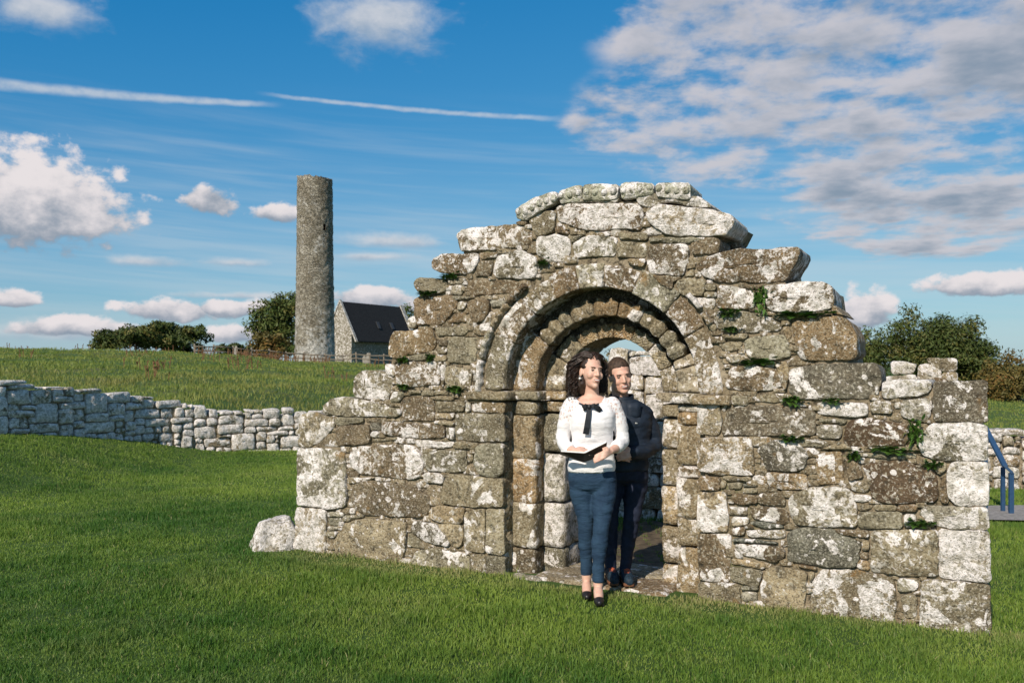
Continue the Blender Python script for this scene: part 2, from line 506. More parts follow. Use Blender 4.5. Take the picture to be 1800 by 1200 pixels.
def stone_material(name, fine=1.0, joint=False):
    m, b, bs = new_mat(name)
    oi = b.n('ShaderNodeObjectInfo'); tc = b.n('ShaderNodeTexCoord')
    rv = b.mul(oi.outputs['Random'], 91.7)
    P = b.vm('ADD', tc.outputs['Object'], b.xyz(rv, b.mul(rv, 1.73), b.mul(rv, 0.61)))
    sc_ = b.add(0.72, b.mul(b.m('FRACT', b.mul(oi.outputs['Random'], 17.31)), 0.75))
    P = b.vm('SCALE', P, scale=sc_)
    base = oi.outputs['Color']; lich = oi.outputs['Alpha']
    warp = b.vm('SCALE', b.vm('SUBTRACT', b.noise(P, 11, 1, 0.6, col=True), (0.5, 0.5, 0.5)), scale=0.08)
    PW = b.vm('ADD', P, warp)
    # weathered body of the stone: warm and cool zones, bedding, dark pits
    n1 = b.noise(P, 4.5, 3, 0.62, 0.3)
    n2 = b.noise(P, 19, 5, 0.68, 0.0)
    n3 = b.noise(P, 62, 2, 0.75)
    c = b.mix(b.ss(n1, 0.30, 0.72), b.mix(1.0, base, (0.66, 0.62, 0.56), 'MULTIPLY'), b.mix(1.0, base, (1.32, 1.30, 1.24), 'MULTIPLY'))
    c = b.mix(b.mul(b.ss(n2, 0.52, 0.68), 0.55), c, b.mix(0.5, c, (0.27, 0.215, 0.13)))
    c = b.mix(b.mul(b.ss(n2, 0.48, 0.34), 0.72), c, (0.045, 0.039, 0.028))
    c = b.mix(b.mul(b.ss(n3, 0.54, 0.64), 0.62), c, (0.47, 0.43, 0.34))
    c = b.mix(b.mul(b.ss(n3, 0.46, 0.36), 0.68), c, (0.050, 0.042, 0.030))
    # rust and ochre lichen
    pat = b.noise(P, 4.4, 6, 0.62, 0.5)
    c = b.mix(b.mul(b.ss(pat, 0.38, 0.27), 0.55), c, (0.30, 0.16, 0.045))
    # grey-white crust, in speckle, in patches and in round colonies
    thr = b.ss(lich, 0.0, 1.0, 0.645, 0.415, False)
    spn = b.add(b.mul(b.noise(PW, 27 * fine, 5, 0.68, 0.0), 0.62), b.mul(n1, 0.38))
    sp = b.ss(b.sub(spn, thr), 0.0, 0.035)
    thr2 = b.ss(lich, 0.05, 1.0, 0.64, 0.41, False)
    pa = b.ss(b.sub(pat, thr2), 0.0, 0.018)
    vor = b.n('ShaderNodeTexVoronoi'); b.put(vor.inputs['Vector'], PW); vor.inputs['Scale'].default_value = 6.5
    cr = b.sep(vor.outputs['Color'])[0]
    rad = b.ss(cr, b.ss(lich, 0.0, 1.0, 0.93, 0.55, False), 1.0, 0.0, 0.55, False)
    ro = b.ss(b.sub(rad, vor.outputs['Distance']), 0.0, 0.03)
    # coin-sized rosettes
    v2 = b.n('ShaderNodeTexVoronoi'); b.put(v2.inputs['Vector'], b.vm('ADD', P, b.vm('SCALE', warp, scale=0.35))); v2.inputs['Scale'].default_value = 24.0
    cr2 = b.sep(v2.outputs['Color'])[1]
    rad2 = b.ss(cr2, b.ss(lich, 0.0, 1.0, 0.90, 0.40, False), 1.0, 0.0, 0.48, False)
    r2 = b.ss(b.sub(rad2, v2.outputs['Distance']), 0.0, 0.05)
    crust = b.mix(b.ss(n2, 0.36, 0.60), (0.42, 0.385, 0.325), (0.85, 0.78, 0.745))
    allw = b.mx(b.mx(b.mul(sp, 0.82), b.mul(pa, 0.95)), b.mx(b.mul(ro, 0.97), b.mul(r2, 0.80)))
    allw = b.mul(allw, b.ss(n3, 0.36, 0.46, 0.35, 1.0))
    c = b.mix(allw, c, crust)
    b.put(bs.inputs['Base Color'], c)
    bs.inputs['Roughness'].default_value = 0.95
    h = b.add(b.mul(n2, 0.9), b.mul(n3, 0.40))
    bump(b, bs, h, 1.0, 0.026)
    return m
M_STONE = stone_material('weathered_stone')

def mortar_material():
    m, b, bs = new_mat('crumbling_mortar')
    tc = b.n('ShaderNodeTexCoord'); P = tc.outputs['Object']
    n1 = b.noise(P, 3.5, 5, 0.6); n2 = b.noise(P, 24, 8, 0.7, 0.3)
    c = b.mix(b.ss(n1, 0.35, 0.65), (0.235, 0.185, 0.115), (0.37, 0.30, 0.21))
    c = b.mix(b.ss(n2, 0.52, 0.36), c, (0.07, 0.055, 0.035))
    c = b.mix(b.mul(b.ss(b.noise(P, 2.2, 4, 0.6), 0.58, 0.70), 0.6), c, (0.10, 0.115, 0.03))
    b.put(bs.inputs['Base Color'], c)
    bump(b, bs, b.add(n2, b.mul(b.noise(P, 9, 4, 0.6), 1.2)), 1.0, 0.03)
    return m
M_MORTAR = mortar_material()

def ground_material():
    m, b, bs = new_mat('turf_ground')
    g = b.n('ShaderNodeNewGeometry'); P = g.outputs['Position']
    n1 = b.noise(P, 0.22, 5, 0.6); n2 = b.noise(P, 1.6, 6, 0.65); n3 = b.noise(P, 14, 5, 0.7)
    x, y, z = b.sep(P)
    lawn = b.mix(b.ss(n2, 0.35, 0.65), (0.035, 0.070, 0.010), (0.055, 0.100, 0.016))
    mead = b.mix(b.ss(n2, 0.35, 0.62), (0.075, 0.105, 0.020), (0.060, 0.110, 0.018))
    mead = b.mix(b.mul(b.ss(n1, 0.5, 0.68), 0.6), mead, (0.14, 0.12, 0.045))
    c = b.mix(b.ss(y, 18.5, 21.0), lawn, mead)
    c = b.mix(b.mul(b.ss(n3, 0.5, 0.3), 0.45), c, (0.022, 0.020, 0.010))
    b.put(bs.inputs['Base Color'], c)
    bump(b, bs, n3, 0.5, 0.03)
    return m
M_GROUND = ground_material()

def blade_material(name, lo, hi, dry):
    m, b, bs = new_mat(name)
    at = b.n('ShaderNodeAttribute', attribute_name='tint')
    r, g, bl = b.sep(at.outputs['Vector'])
    c = b.mix(r, lo, hi)
    c = b.mix(g, c, dry)
    b.put(bs.inputs['Base Color'], c)
    bs.inputs['Roughness'].default_value = 0.55
    bs.inputs['Specular IOR Level'].default_value = 0.3
    tr = b.n('ShaderNodeBsdfTranslucent'); b.put(tr.inputs['Color'], b.mix(1.0, c, (1.1, 1.25, 0.6), 'MULTIPLY'))
    mixn = b.n('ShaderNodeMixShader'); mixn.inputs[0].default_value = 0.28
    b.t.links.new(bs.outputs[0], mixn.inputs[1]); b.t.links.new(tr.outputs[0], mixn.inputs[2])
    out = [n for n in b.t.nodes if n.type == 'OUTPUT_MATERIAL'][0]
    b.t.links.new(mixn.outputs[0], out.inputs[0])
    return m
M_LAWN = blade_material('lawn_blades', (0.058, 0.138, 0.020), (0.245, 0.325, 0.052), (0.42, 0.36, 0.17))
M_MEADOW = blade_material('meadow_blades', (0.125, 0.185, 0.026), (0.24, 0.275, 0.058), (0.30, 0.235, 0.09))

def leaf_material(name, a, bcol, warm, warm_amt):
    m, b, bs = new_mat(name)
    at = b.n('ShaderNodeAttribute', attribute_name='tint')
    r, g, bl = b.sep(at.outputs['Vector'])
    c = b.mix(r, a, bcol)
    c = b.mix(b.mul(b.ss(g, 0.55, 1.0), warm_amt), c, warm)
    b.put(bs.inputs['Base Color'], c)
    bs.inputs['Roughness'].default_value = 0.6
    return m
M_LEAF_DARK = leaf_material('dark_leaves', (0.030, 0.050, 0.010), (0.075, 0.095, 0.020), (0.17, 0.12, 0.03), 0.6)
M_LEAF_MID = leaf_material('green_leaves', (0.035, 0.062, 0.012), (0.090, 0.115, 0.026), (0.16, 0.12, 0.03), 0.6)
M_LEAF_RUST = leaf_material('autumn_leaves', (0.060, 0.060, 0.014), (0.16, 0.115, 0.030), (0.22, 0.11, 0.03), 0.9)
M_FERN = leaf_material('fern_leaves', (0.045, 0.110, 0.018), (0.100, 0.190, 0.030), (0.12, 0.13, 0.02), 0.5)

def simple(name, color, rough=0.8, nscale=None, namt=0.25, bumps=0.0, bdist=0.004, spec=0.25, metal=0.0, coord='Object'):
    m, b, bs = new_mat(name)
    bs.inputs['Roughness'].default_value = rough
    bs.inputs['Specular IOR Level'].default_value = spec
    bs.inputs['Metallic'].default_value = metal
    if nscale:
        tc = b.n('ShaderNodeTexCoord'); P = tc.outputs[coord]
        n = b.noise(P, nscale, 5, 0.6)
        lo = tuple(v * (1 - namt) for v in color); hi = tuple(min(1, v * (1 + namt)) for v in color)
        b.put(bs.inputs['Base Color'], b.mix(b.ss(n, 0.3, 0.7), lo, hi))
        if bumps: bump(b, bs, n, bumps, bdist)
    else:
        b.put(bs.inputs['Base Color'], color)
    return m
M_BARK = simple('bark', (0.085, 0.065, 0.045), 0.95, 9, 0.4, 0.6, 0.02)
M_WOOD = simple('weathered_fence_wood', (0.20, 0.165, 0.125), 0.9, 14, 0.35, 0.4)
M_RAIL = simple('blue_painted_steel', (0.022, 0.062, 0.135), 0.5, 30, 0.12, 0.1, spec=0.5)
M_PATH = simple('grey_path', (0.26, 0.235, 0.21), 0.95, 22, 0.25, 0.6, 0.01)
M_EARTH = simple('worn_earth', (0.105, 0.078, 0.048), 0.98, 12, 0.4, 0.9, 0.03)

def tower_material():
    m, b, bs = new_mat('tower_masonry')
    tc = b.n('ShaderNodeTexCoord'); P = tc.outputs['Object']
    x, y, z = b.sep(P)
    a = b.m('ARCTAN2', y, x)
    Q = b.xyz(b.mul(a, 2.2), b.mul(z, 2.6), 0.0)
    Qw = b.vm('ADD', Q, b.vm('SCALE', b.vm('SUBTRACT', b.noise(Q, 2.5, 3, 0.5, col=True), (.5, .5, .5)), scale=0.25))
    v = b.n('ShaderNodeTexVoronoi'); b.put(v.inputs['Vector'], Qw); v.inputs['Scale'].default_value = 3.0
    cell = b.sep(v.outputs['Color'])[0]
    ed = b.voro(Qw, 3.0, 'DISTANCE_TO_EDGE')
    n1 = b.noise(P, 0.5, 5, 0.6); n2 = b.noise(P, 3.0, 6, 0.65)
    c = b.mix(cell, (0.26, 0.225, 0.165), (0.47, 0.425, 0.345))
    c = b.mix(b.ss(n1, 0.35, 0.65), b.mix(1.0, c, (0.60, 0.57, 0.52), 'MULTIPLY'), c)
    c = b.mix(b.ss(ed, 0.05, 0.0), c, (0.10, 0.085, 0.06))
    # lichen: thicker low down and in a few ragged patches
    low = b.ss(z, 9.0, 1.0, 0.0, 0.13)
    pw = b.add(b.mul(n2, 0.5), b.add(b.mul(b.noise(P, 0.35, 4, 0.6, 0.5), 0.5), low))
    w = b.ss(pw, 0.55, 0.63)
    c = b.mix(b.mul(w, 0.85), c, (0.58, 0.55, 0.50))
    b.put(bs.inputs['Base Color'], c)
    bump(b, bs, b.add(b.ss(ed, 0.0, 0.12), b.mul(cell, 0.8)), 1.0, 0.11)
    return m
M_TOWER = tower_material()
M_SLATE = simple('roof_slate', (0.030, 0.030, 0.031), 0.9, 6, 0.3, 0.4, 0.05, spec=0.08)

# ================================================================ ground
def sstep(v, a, b_):
    t = np.clip((v - a) / (b_ - a), 0, 1); return t * t * (3 - 2 * t)
def ground_z(x, y):
    x = np.asarray(x, float); y = np.asarray(y, float)
    px = 900 + 1600 * x / np.maximum(y, 5.0)
    lawn = 0.62 * sstep(-x, 5.5, 8.3) * sstep(y, 8.0, 14.0) - 0.02 * np.clip(y - 8, 0, 12)
    zc = np.interp(px, [-600, 0, 300, 430, 520, 700, 1200, 1800, 2600], [3.6, 2.95, 2.6, 2.2, 1.78, 1.5, 0.85, 0.05, -0.3])
    s = np.clip((y - 17.5) / (78 - 17.5), 0, 1) ** 0.92
    z = lawn * (1 - s) + zc * s
    far = np.clip((y - 84) / 60, 0, 1)
    return z - far * 1.2 * np.clip(zc - 1.2, 0, 3) / 3
def wobble(x, y):
    P = np.c_[np.ravel(x) * 0.5, np.ravel(y) * 0.5, np.zeros(np.size(x))]
    amp = 0.02 + 0.13 * np.clip((np.ravel(y) - 22) / 30, 0, 1)
    return (fbm(P, 2, 3) * amp).reshape(np.shape(x))
def gz(x, y):
    x = np.atleast_1d(np.asarray(x, float)); y = np.atleast_1d(np.asarray(y, float))
    near = np.exp(-((x - 0.5) ** 2 / 30 + (y - 6.6) ** 2 / 20))
    return ground_z(x, y) + wobble(x, y) * (1 - 0.8 * near)
def gz1(x, y): return float(gz(x, y)[0])

ys = np.concatenate([np.linspace(-30, 2, 9), np.arange(2.5, 24, 0.25), np.geomspace(24.4, 160, 70), np.geomspace(175, 5200, 16)])
half = 200
us = np.concatenate([np.linspace(-4, -0.82, 14), np.linspace(-0.8, 0.8, 150), np.linspace(0.82, 4, 14)])
VX = []; 
for yv in ys:
    sc = max(yv, 12.0)
    VX.append(np.c_[us * sc, np.full(len(us), yv)])
G = np.array(VX); shp = G.shape[:2]
GX, GY = G[..., 0].ravel(), G[..., 1].ravel()
GZ = gz(GX, GY)
V = np.c_[GX, GY, GZ]
ii, jj = np.meshgrid(np.arange(shp[0] - 1), np.arange(shp[1] - 1), indexing='ij')
a0 = (ii * shp[1] + jj).ravel(); L = np.c_[a0, a0 + 1, a0 + shp[1] + 1, a0 + shp[1]]
ground = obj('ground', fast_mesh('ground', V, L.ravel(), np.full(len(L), 4), True, M_GROUND))
tag(ground, 'green turf running from the lawn to the far field', None, None, 'structure')

# ================================================================ ruin frame: x along the face, y into the wall, z up
RUIN_O = Vector((-1.88062, 7.87692, 0.0)); RUIN_A = math.radians(-28.2159)
RU = Vector((math.cos(RUIN_A), math.sin(RUIN_A), 0)); RW = Vector((-math.sin(RUIN_A), math.cos(RUIN_A), 0))
def ruin_pt(u, y, z): return RUIN_O + RU * u + RW * y + Vector((0, 0, z))
def to_ruin(x, y):
    dx = np.asarray(x) - RUIN_O.x; dy = np.asarray(y) - RUIN_O.y
    return dx * RU.x + dy * RU.y, dx * RW.x + dy * RW.y

# every stone of the face: kind + lichen (tenths), then outline in cm along the face / up
STONES = """
g7 2.6,114.8 17.1,119.6 43.7,113.5 43.7,107.3 26.5,93.6 17.1,88.9 4.5,88.3
g6 2.6,87.3 35.7,88.7 55.1,85.7 56.9,41.1 40.0,38.0 2.6,38.6
w7 1.9,37.1 33.9,36.1 33.3,-1.6 0.0,1.5
g5 30.2,125.2 40.0,131.2 58.1,132.4 112.3,123.3 112.3,119.6 107.3,117.2 50.9,116.6 31.4,118.0
g3 44.9,115.0 73.5,115.8 73.5,112.0 50.9,108.5 44.9,109.2
b1 44.9,107.8 80.5,110.8 81.7,96.8 79.3,94.4 46.1,91.5
d2 80.5,112.2 93.2,111.2 92.6,106.1 81.7,105.2
w8 82.2,104.3 90.3,104.6 90.3,100.4 82.2,100.1
g3 81.7,99.1 107.9,101.1 106.2,98.2 81.7,95.4
b6 93.2,113.1 128.3,112.7 128.9,101.0 106.2,101.9 93.2,103.3
b4 129.4,112.8 152.5,113.0 154.1,102.4 129.4,100.5
g4 155.2,110.9 162.0,110.2 162.5,100.5 155.2,101.5
w9 124.0,99.4 161.5,99.1 160.9,96.0 155.2,93.9 126.2,94.0
b6 59.9,90.7 115.7,95.9 126.7,92.7 132.7,85.2 131.6,72.5 122.9,67.0 100.6,67.9 86.3,69.0 71.7,69.1 59.9,75.5
b3 55.7,73.4 68.8,69.4 67.6,66.5 56.9,66.8
g4 56.9,65.4 87.4,67.6 74.7,62.7 58.1,60.7
b3 64.1,60.1 80.5,64.9 109.0,62.5 122.9,64.2 132.1,58.0 139.2,56.2 139.2,42.7 132.1,38.1 74.7,35.4 65.9,39.0 61.7,48.6
g4 57.5,54.5 62.9,54.8 61.7,49.5 58.1,49.3
w6 58.7,39.8 64.7,40.3 64.7,35.5 58.7,35.1
w4 35.1,35.2 53.3,36.1 52.7,31.8 35.7,30.9
g3 35.7,29.9 50.3,30.6 47.9,24.2 36.4,24.2
w6 35.7,22.7 47.3,23.7 46.1,20.7 36.4,19.4
g3 34.5,18.3 46.7,19.3 43.7,14.3 35.1,13.5
g3 53.3,33.7 74.7,34.4 65.9,31.4 50.9,27.8
t3 41.9,11.2 53.9,26.6 74.7,32.6 116.2,33.1 116.8,24.0 115.1,8.8 107.3,-2.6 65.9,-1.7 44.9,0.5
d7 121.2,26.7 125.6,34.8 144.5,34.1 157.8,21.8 157.3,17.3 134.9,18.8
g3 117.9,19.1 120.7,24.8 131.6,18.5 131.1,13.9 117.3,13.1
g3 119.6,0.5 126.7,10.3 142.9,15.1 174.4,12.8 176.5,0.7 173.4,-4.5 122.9,-3.2
t4 138.6,44.9 148.3,48.8 171.8,48.7 170.8,40.7 168.2,36.1 149.9,35.0 139.2,37.3
t3 147.2,33.9 169.3,35.3 170.3,27.4 168.2,18.4 160.9,17.7 155.2,26.1
g2 149.3,52.4 149.9,61.4 155.7,74.3 206.1,73.3 206.1,51.3 183.6,50.0 153.6,49.6
g3 171.3,45.2 183.6,48.3 189.7,48.8 189.7,15.2 173.4,16.2 171.3,20.0
g2 190.7,48.8 206.6,50.5 206.6,15.5 190.7,15.3
g3 176.5,13.0 189.7,13.4 189.7,-4.0 179.5,-4.3 177.0,5.1
g3 190.7,13.5 206.6,13.8 206.6,-3.9 190.7,-3.9
w9 133.8,74.0 144.5,74.6 152.5,72.8 151.5,65.6 133.8,66.3
g4 132.1,87.5 149.9,92.8 173.4,93.0 173.4,77.1 158.8,75.4 135.4,76.3
g3 130.0,93.7 148.3,93.2 136.5,88.1 131.1,88.8
g3 162.5,99.6 183.6,99.5 181.6,93.8 160.4,94.6
t3 173.9,92.1 178.5,92.3 178.0,84.8 173.9,84.6
g3 183.6,98.2 206.1,100.0 206.6,78.1 199.7,73.3 184.6,76.0 179.5,83.1
g3 163.0,121.4 206.1,122.5 206.6,101.3 183.6,100.9 163.5,101.4
g2 144.0,130.8 171.3,130.8 170.8,122.9 144.0,122.2
w4 172.3,130.4 176.5,130.5 176.5,123.0 172.3,122.9
o2 178.0,131.0 206.6,131.1 206.6,122.9 177.5,123.1
t3 144.0,121.3 162.5,121.8 160.9,117.3 144.0,116.4
b4 110.1,128.7 115.7,133.9 136.5,134.2 142.9,130.7 142.9,115.4 111.2,114.5 109.0,120.9
t3 144.0,115.5 161.5,115.5 161.5,111.5 144.0,112.8
g3 104.5,137.9 115.7,137.1 110.1,128.7 101.1,129.5
g2 115.7,139.8 131.1,139.1 130.5,136.0 117.3,136.2
g2 132.1,139.2 142.9,139.3 143.5,135.3 131.6,135.1
g2 144.5,139.8 163.0,139.1 162.0,136.0 144.0,135.7
g2 144.0,134.8 162.0,135.1 160.9,132.0 144.0,131.7
g7 65.9,152.0 72.9,155.3 92.0,154.9 103.4,147.5 101.1,139.2 98.3,130.4 64.1,132.5 62.3,141.0
w6 96.0,160.0 104.5,159.1 105.6,150.8 97.7,151.2
b6 106.2,159.1 112.9,162.3 144.5,161.8 148.3,157.8 148.8,144.3 128.3,141.8 107.3,143.9
t3 154.6,159.1 175.9,156.9 178.5,152.5 175.9,141.5 155.2,141.2 153.6,151.1
t2 148.8,159.6 154.1,159.6 152.5,142.1 149.9,142.1
o3 97.7,175.3 101.7,186.3 141.9,188.8 145.1,175.7 141.9,170.4 120.1,167.3 106.2,163.7 98.9,166.0
g2 118.4,166.4 139.2,169.0 141.9,163.2 120.1,163.2
g1 144.0,189.2 173.4,190.0 174.4,185.6 170.8,182.5 145.6,182.0
b2 146.1,179.3 155.7,179.2 154.6,173.8 146.1,174.8
g2 146.1,173.5 155.2,172.9 154.6,168.0 146.1,168.5
t2 144.5,167.2 154.6,167.1 154.6,162.2 144.5,162.2
g1 156.2,177.0 160.4,181.4 183.6,180.2 181.1,162.2 175.9,160.4 156.2,161.8
b2 122.9,211.5 129.4,214.5 160.4,213.4 164.6,208.8 163.0,203.5 150.9,191.3 125.6,191.4
w5 117.9,196.6 125.1,198.7 125.1,189.6 117.9,188.8
g2 123.4,225.2 128.3,229.5 153.6,227.0 155.7,222.5 154.6,217.2 147.2,215.2 129.4,216.8
w4 156.2,226.5 168.2,227.7 172.3,226.2 169.3,222.4 156.7,222.4
w7 159.4,221.4 170.8,221.0 168.7,213.5 157.8,215.3
b3 173.4,225.3 213.4,223.5 219.2,219.9 212.0,213.7 178.5,213.2 173.9,217.3
b6 140.3,242.5 149.9,246.9 183.6,245.0 184.1,237.9 178.5,230.8 163.0,230.2 149.9,231.7 141.9,235.7
o4 184.1,245.8 199.7,245.4 199.7,241.0 186.1,240.5
b2 184.6,239.7 196.2,239.5 194.7,227.4 180.0,227.6
g7 196.2,229.5 201.1,243.5 220.7,245.8 233.6,239.6 234.5,227.7 231.2,223.6 201.1,225.4
b7 164.1,261.2 169.3,265.3 216.8,266.2 228.8,259.8 230.7,249.1 203.6,247.7 168.2,247.2
b1 174.4,208.5 182.1,210.4 193.7,209.2 193.7,199.2 187.1,192.8 179.5,192.1 175.4,199.6
w5 165.6,208.8 173.4,208.5 171.8,202.8 165.6,202.1
o3 163.0,200.0 173.4,199.7 169.3,193.2 155.2,192.1
g3 158.8,213.0 175.9,212.4 174.4,209.8 163.0,210.2
w4 194.7,208.7 208.5,208.2 206.1,204.0 195.7,203.4
t3 186.1,191.0 192.7,191.8 191.2,182.7 184.6,181.9 178.5,186.4
b8 250.0,276.3 262.8,276.9 313.2,273.1 318.3,265.5 315.3,253.8 302.6,256.3 288.3,255.7 269.6,257.4 251.4,265.3
w6 253.7,278.9 274.1,280.5 299.6,278.3 298.3,274.8 260.6,277.5
g4 226.9,267.6 235.0,273.3 248.6,273.1 248.6,257.2 233.6,255.2
b2 215.9,266.7 225.5,269.0 226.0,264.3 218.3,264.4
g8 233.6,254.0 249.1,255.5 260.6,252.6 261.5,243.0 256.9,235.0 244.4,235.6 234.5,240.4
b2 250.4,262.1 260.6,257.2 260.6,254.3 250.4,256.6
g5 262.8,248.3 274.1,253.4 298.3,250.1 296.1,236.9 265.1,237.4
g2 299.6,253.7 320.4,251.5 320.0,246.7 299.6,248.8
g3 297.8,247.3 319.5,245.1 319.5,234.8 297.4,236.4
b6 321.6,243.4 349.0,242.1 351.0,235.8 346.2,220.1 321.6,224.0 320.4,231.6
o2 305.6,234.4 319.5,233.6 318.3,227.7 308.1,229.8
g3 262.4,252.9 273.2,253.8 265.1,249.4 261.9,249.2
w8 319.5,265.4 328.7,271.4 366.0,264.5 379.5,260.0 381.4,254.1 375.7,245.8 342.2,248.0 330.7,251.9 322.5,258.5
w7 313.2,278.7 326.6,279.1 338.1,275.8 358.2,273.6 367.2,265.5 356.2,266.8 334.0,272.2 322.5,269.6 314.1,272.7
g3 321.6,248.6 362.1,245.9 360.9,243.7 346.2,243.1 321.6,245.0
b4 351.4,242.4 363.3,245.5 371.4,244.2 371.4,234.6 352.6,235.3
b5 355.0,227.0 364.1,233.1 385.2,236.8 404.6,234.5 411.9,236.3 423.8,235.6 423.8,229.7 414.8,214.7 406.5,213.2 385.2,214.9 369.9,214.8 358.9,221.0
g2 341.0,216.8 348.2,218.8 362.1,217.8 360.9,208.2 358.9,206.3 344.2,208.0
t2 347.4,222.3 353.8,225.9 354.2,220.1 347.8,219.6
g2 362.5,214.3 369.9,213.6 369.5,209.4 362.5,209.7
t2 362.1,208.9 369.5,208.7 369.1,205.2 361.3,205.5
g6 353.0,205.4 368.0,204.5 368.0,197.6 358.2,195.9 353.4,200.3
b7 370.7,213.2 381.4,212.0 394.6,208.5 395.7,197.5 383.3,196.4 369.9,198.3
b1 388.2,212.5 399.5,212.4 398.3,209.1 389.8,209.8
b7 400.9,211.6 418.4,212.7 438.6,213.0 443.8,209.8 445.5,197.9 443.8,195.4 431.6,193.6 417.3,193.2 404.6,195.0 402.0,203.0
o3 418.4,187.6 438.6,190.8 447.2,190.6 455.0,186.8 458.8,177.1 459.1,165.3 455.0,162.5 425.6,162.9 422.0,167.4 420.2,180.2
o4 445.2,197.9 452.3,190.1 446.5,191.4 443.8,194.3
d4 417.3,156.3 435.1,160.0 470.1,161.1 473.1,152.9 471.7,141.6 463.5,138.7 450.0,138.4 422.7,137.6 417.0,143.4
w4 469.1,146.6 471.7,145.9 471.7,140.6 469.4,141.3
w7 473.4,149.4 489.6,150.6 501.0,149.7 501.3,144.5 499.1,141.7 474.4,138.5 472.7,142.4
w8 434.7,135.6 465.1,135.5 465.1,128.1 460.1,126.9 435.1,128.0
g5 466.8,137.0 478.3,137.9 479.9,129.2 466.8,129.5
w5 480.2,136.5 484.4,136.6 483.8,132.1 480.6,132.7
w6 485.1,137.3 499.7,139.7 500.7,130.0 498.1,125.5 491.8,125.3 484.4,128.6
w4 500.0,140.4 501.6,140.4 501.6,131.8 500.3,131.8
g2 436.1,125.5 452.7,125.2 451.7,122.3 436.1,122.6
w6 434.4,120.7 449.3,121.2 449.3,113.3 439.6,112.2 434.0,113.4
n4 450.6,113.3 454.0,124.2 464.1,126.3 488.0,123.4 489.6,111.3 479.9,109.5 451.7,108.0
g4 458.4,105.0 492.5,105.9 492.8,102.8 486.4,101.8 458.8,101.1
n2 461.8,97.0 479.9,100.4 499.1,97.9 504.4,91.3 505.3,82.8 503.8,76.9 476.7,74.2 468.4,76.1 465.8,87.3
t2 500.7,100.8 509.1,100.9 509.4,96.4 505.3,92.8
b2 506.0,89.7 509.4,93.4 510.6,76.4 506.3,77.8
d3 502.2,149.7 531.5,150.6 531.5,125.5 502.2,125.6
g7 492.8,113.2 500.7,124.2 516.1,125.0 531.5,124.5 531.8,103.0 503.8,102.3 495.9,104.7
w9 510.0,95.8 512.1,101.4 532.4,102.4 532.1,76.6 514.6,75.3 510.0,81.4
w5 494.4,71.0 500.7,74.3 531.5,75.5 532.1,62.8 514.6,61.3 499.1,63.4
w9 485.7,67.9 493.1,68.5 493.7,60.2 486.4,60.3
g1 459.4,67.3 484.8,69.6 485.4,59.5 459.8,57.3
b1 482.2,73.6 492.8,74.7 492.8,70.2 482.5,69.8
g2 468.8,72.3 481.5,73.5 481.5,70.0 470.1,69.2
g2 459.4,72.3 467.8,72.5 466.8,69.3 459.8,68.4
w6 456.7,78.5 466.8,78.5 467.4,75.0 460.8,73.1 456.7,74.2
t5 456.7,85.0 466.8,89.1 466.8,82.7 463.5,79.7 455.7,80.6
g8 417.3,73.3 422.0,77.3 432.6,80.9 450.0,82.7 456.4,79.6 458.8,67.2 458.8,58.3 443.1,56.3 420.9,56.2 417.7,64.1
s1 416.3,51.1 424.9,54.7 444.8,54.6 461.1,48.6 460.1,38.8 457.4,32.1 436.1,31.0 416.6,32.6
b1 445.8,55.4 466.1,56.8 465.8,51.5 447.2,52.7
t2 461.8,49.7 466.1,50.1 465.8,44.7 462.1,44.4
b2 460.4,43.5 465.8,43.0 465.5,38.3 460.4,38.5
o2 459.4,37.3 466.1,36.6 466.1,31.3 458.8,32.3
g6 467.1,55.5 476.7,58.1 505.0,60.2 505.0,32.0 483.2,30.7 467.1,30.7
w8 505.7,60.2 532.7,61.5 533.0,31.4 505.7,31.1
g5 495.9,27.9 502.2,29.7 532.7,30.1 533.3,-0.3 527.3,-0.5 495.3,-0.9 494.7,7.7
g4 482.2,28.1 494.7,28.8 493.4,22.1 482.2,20.1
t4 483.8,18.5 492.8,19.6 492.8,5.7 486.4,4.9
t2 485.1,3.7 492.8,4.0 492.8,-1.9 485.7,-2.2
g5 430.5,10.3 432.6,21.5 437.9,29.4 456.7,31.0 480.6,28.3 481.9,9.5 479.9,0.2 456.7,0.3 432.6,-0.4 430.5,4.8
t3 398.7,13.9 402.8,25.6 409.4,28.5 428.4,26.5 427.7,13.6 427.0,-1.1 400.2,2.2
t2 429.8,27.0 433.7,26.7 430.5,19.4
b2 423.1,31.4 435.1,30.1 434.4,27.9 423.8,29.3
g4 378.4,24.9 400.2,24.6 398.3,15.8 396.5,12.9 379.1,15.5
t2 379.9,30.8 401.7,29.2 400.9,25.4 379.5,26.2
b3 382.2,40.5 413.7,41.6 414.1,34.2 407.6,30.6 387.1,33.0 382.2,35.9
s1 380.7,43.8 396.5,44.8 411.9,43.3 396.5,41.8 380.7,41.9
g6 389.0,50.2 414.8,52.0 414.5,46.8 393.5,45.7 389.8,47.6
b3 378.8,50.8 388.6,52.0 387.9,46.3 378.8,45.9
w6 379.9,58.5 390.9,58.3 390.9,54.5 385.2,52.1 379.9,52.1
s2 392.0,55.7 403.9,56.3 414.8,54.3 403.9,52.2 392.0,53.8
b4 392.0,64.0 403.9,66.4 416.6,65.1 416.6,56.6 411.2,55.8 392.8,58.4
b2 379.9,73.7 396.5,73.7 396.5,68.1 385.2,66.9 379.9,68.8
b3 397.2,74.5 413.0,76.7 415.5,71.3 415.2,67.6 407.6,67.4 397.2,68.1
g2 373.4,85.1 392.8,85.5 392.8,82.5 374.5,81.8
g2 376.5,80.7 387.1,81.4 386.0,76.4 377.6,75.9
t2 372.6,81.6 376.1,81.5 374.9,77.2 372.6,77.4
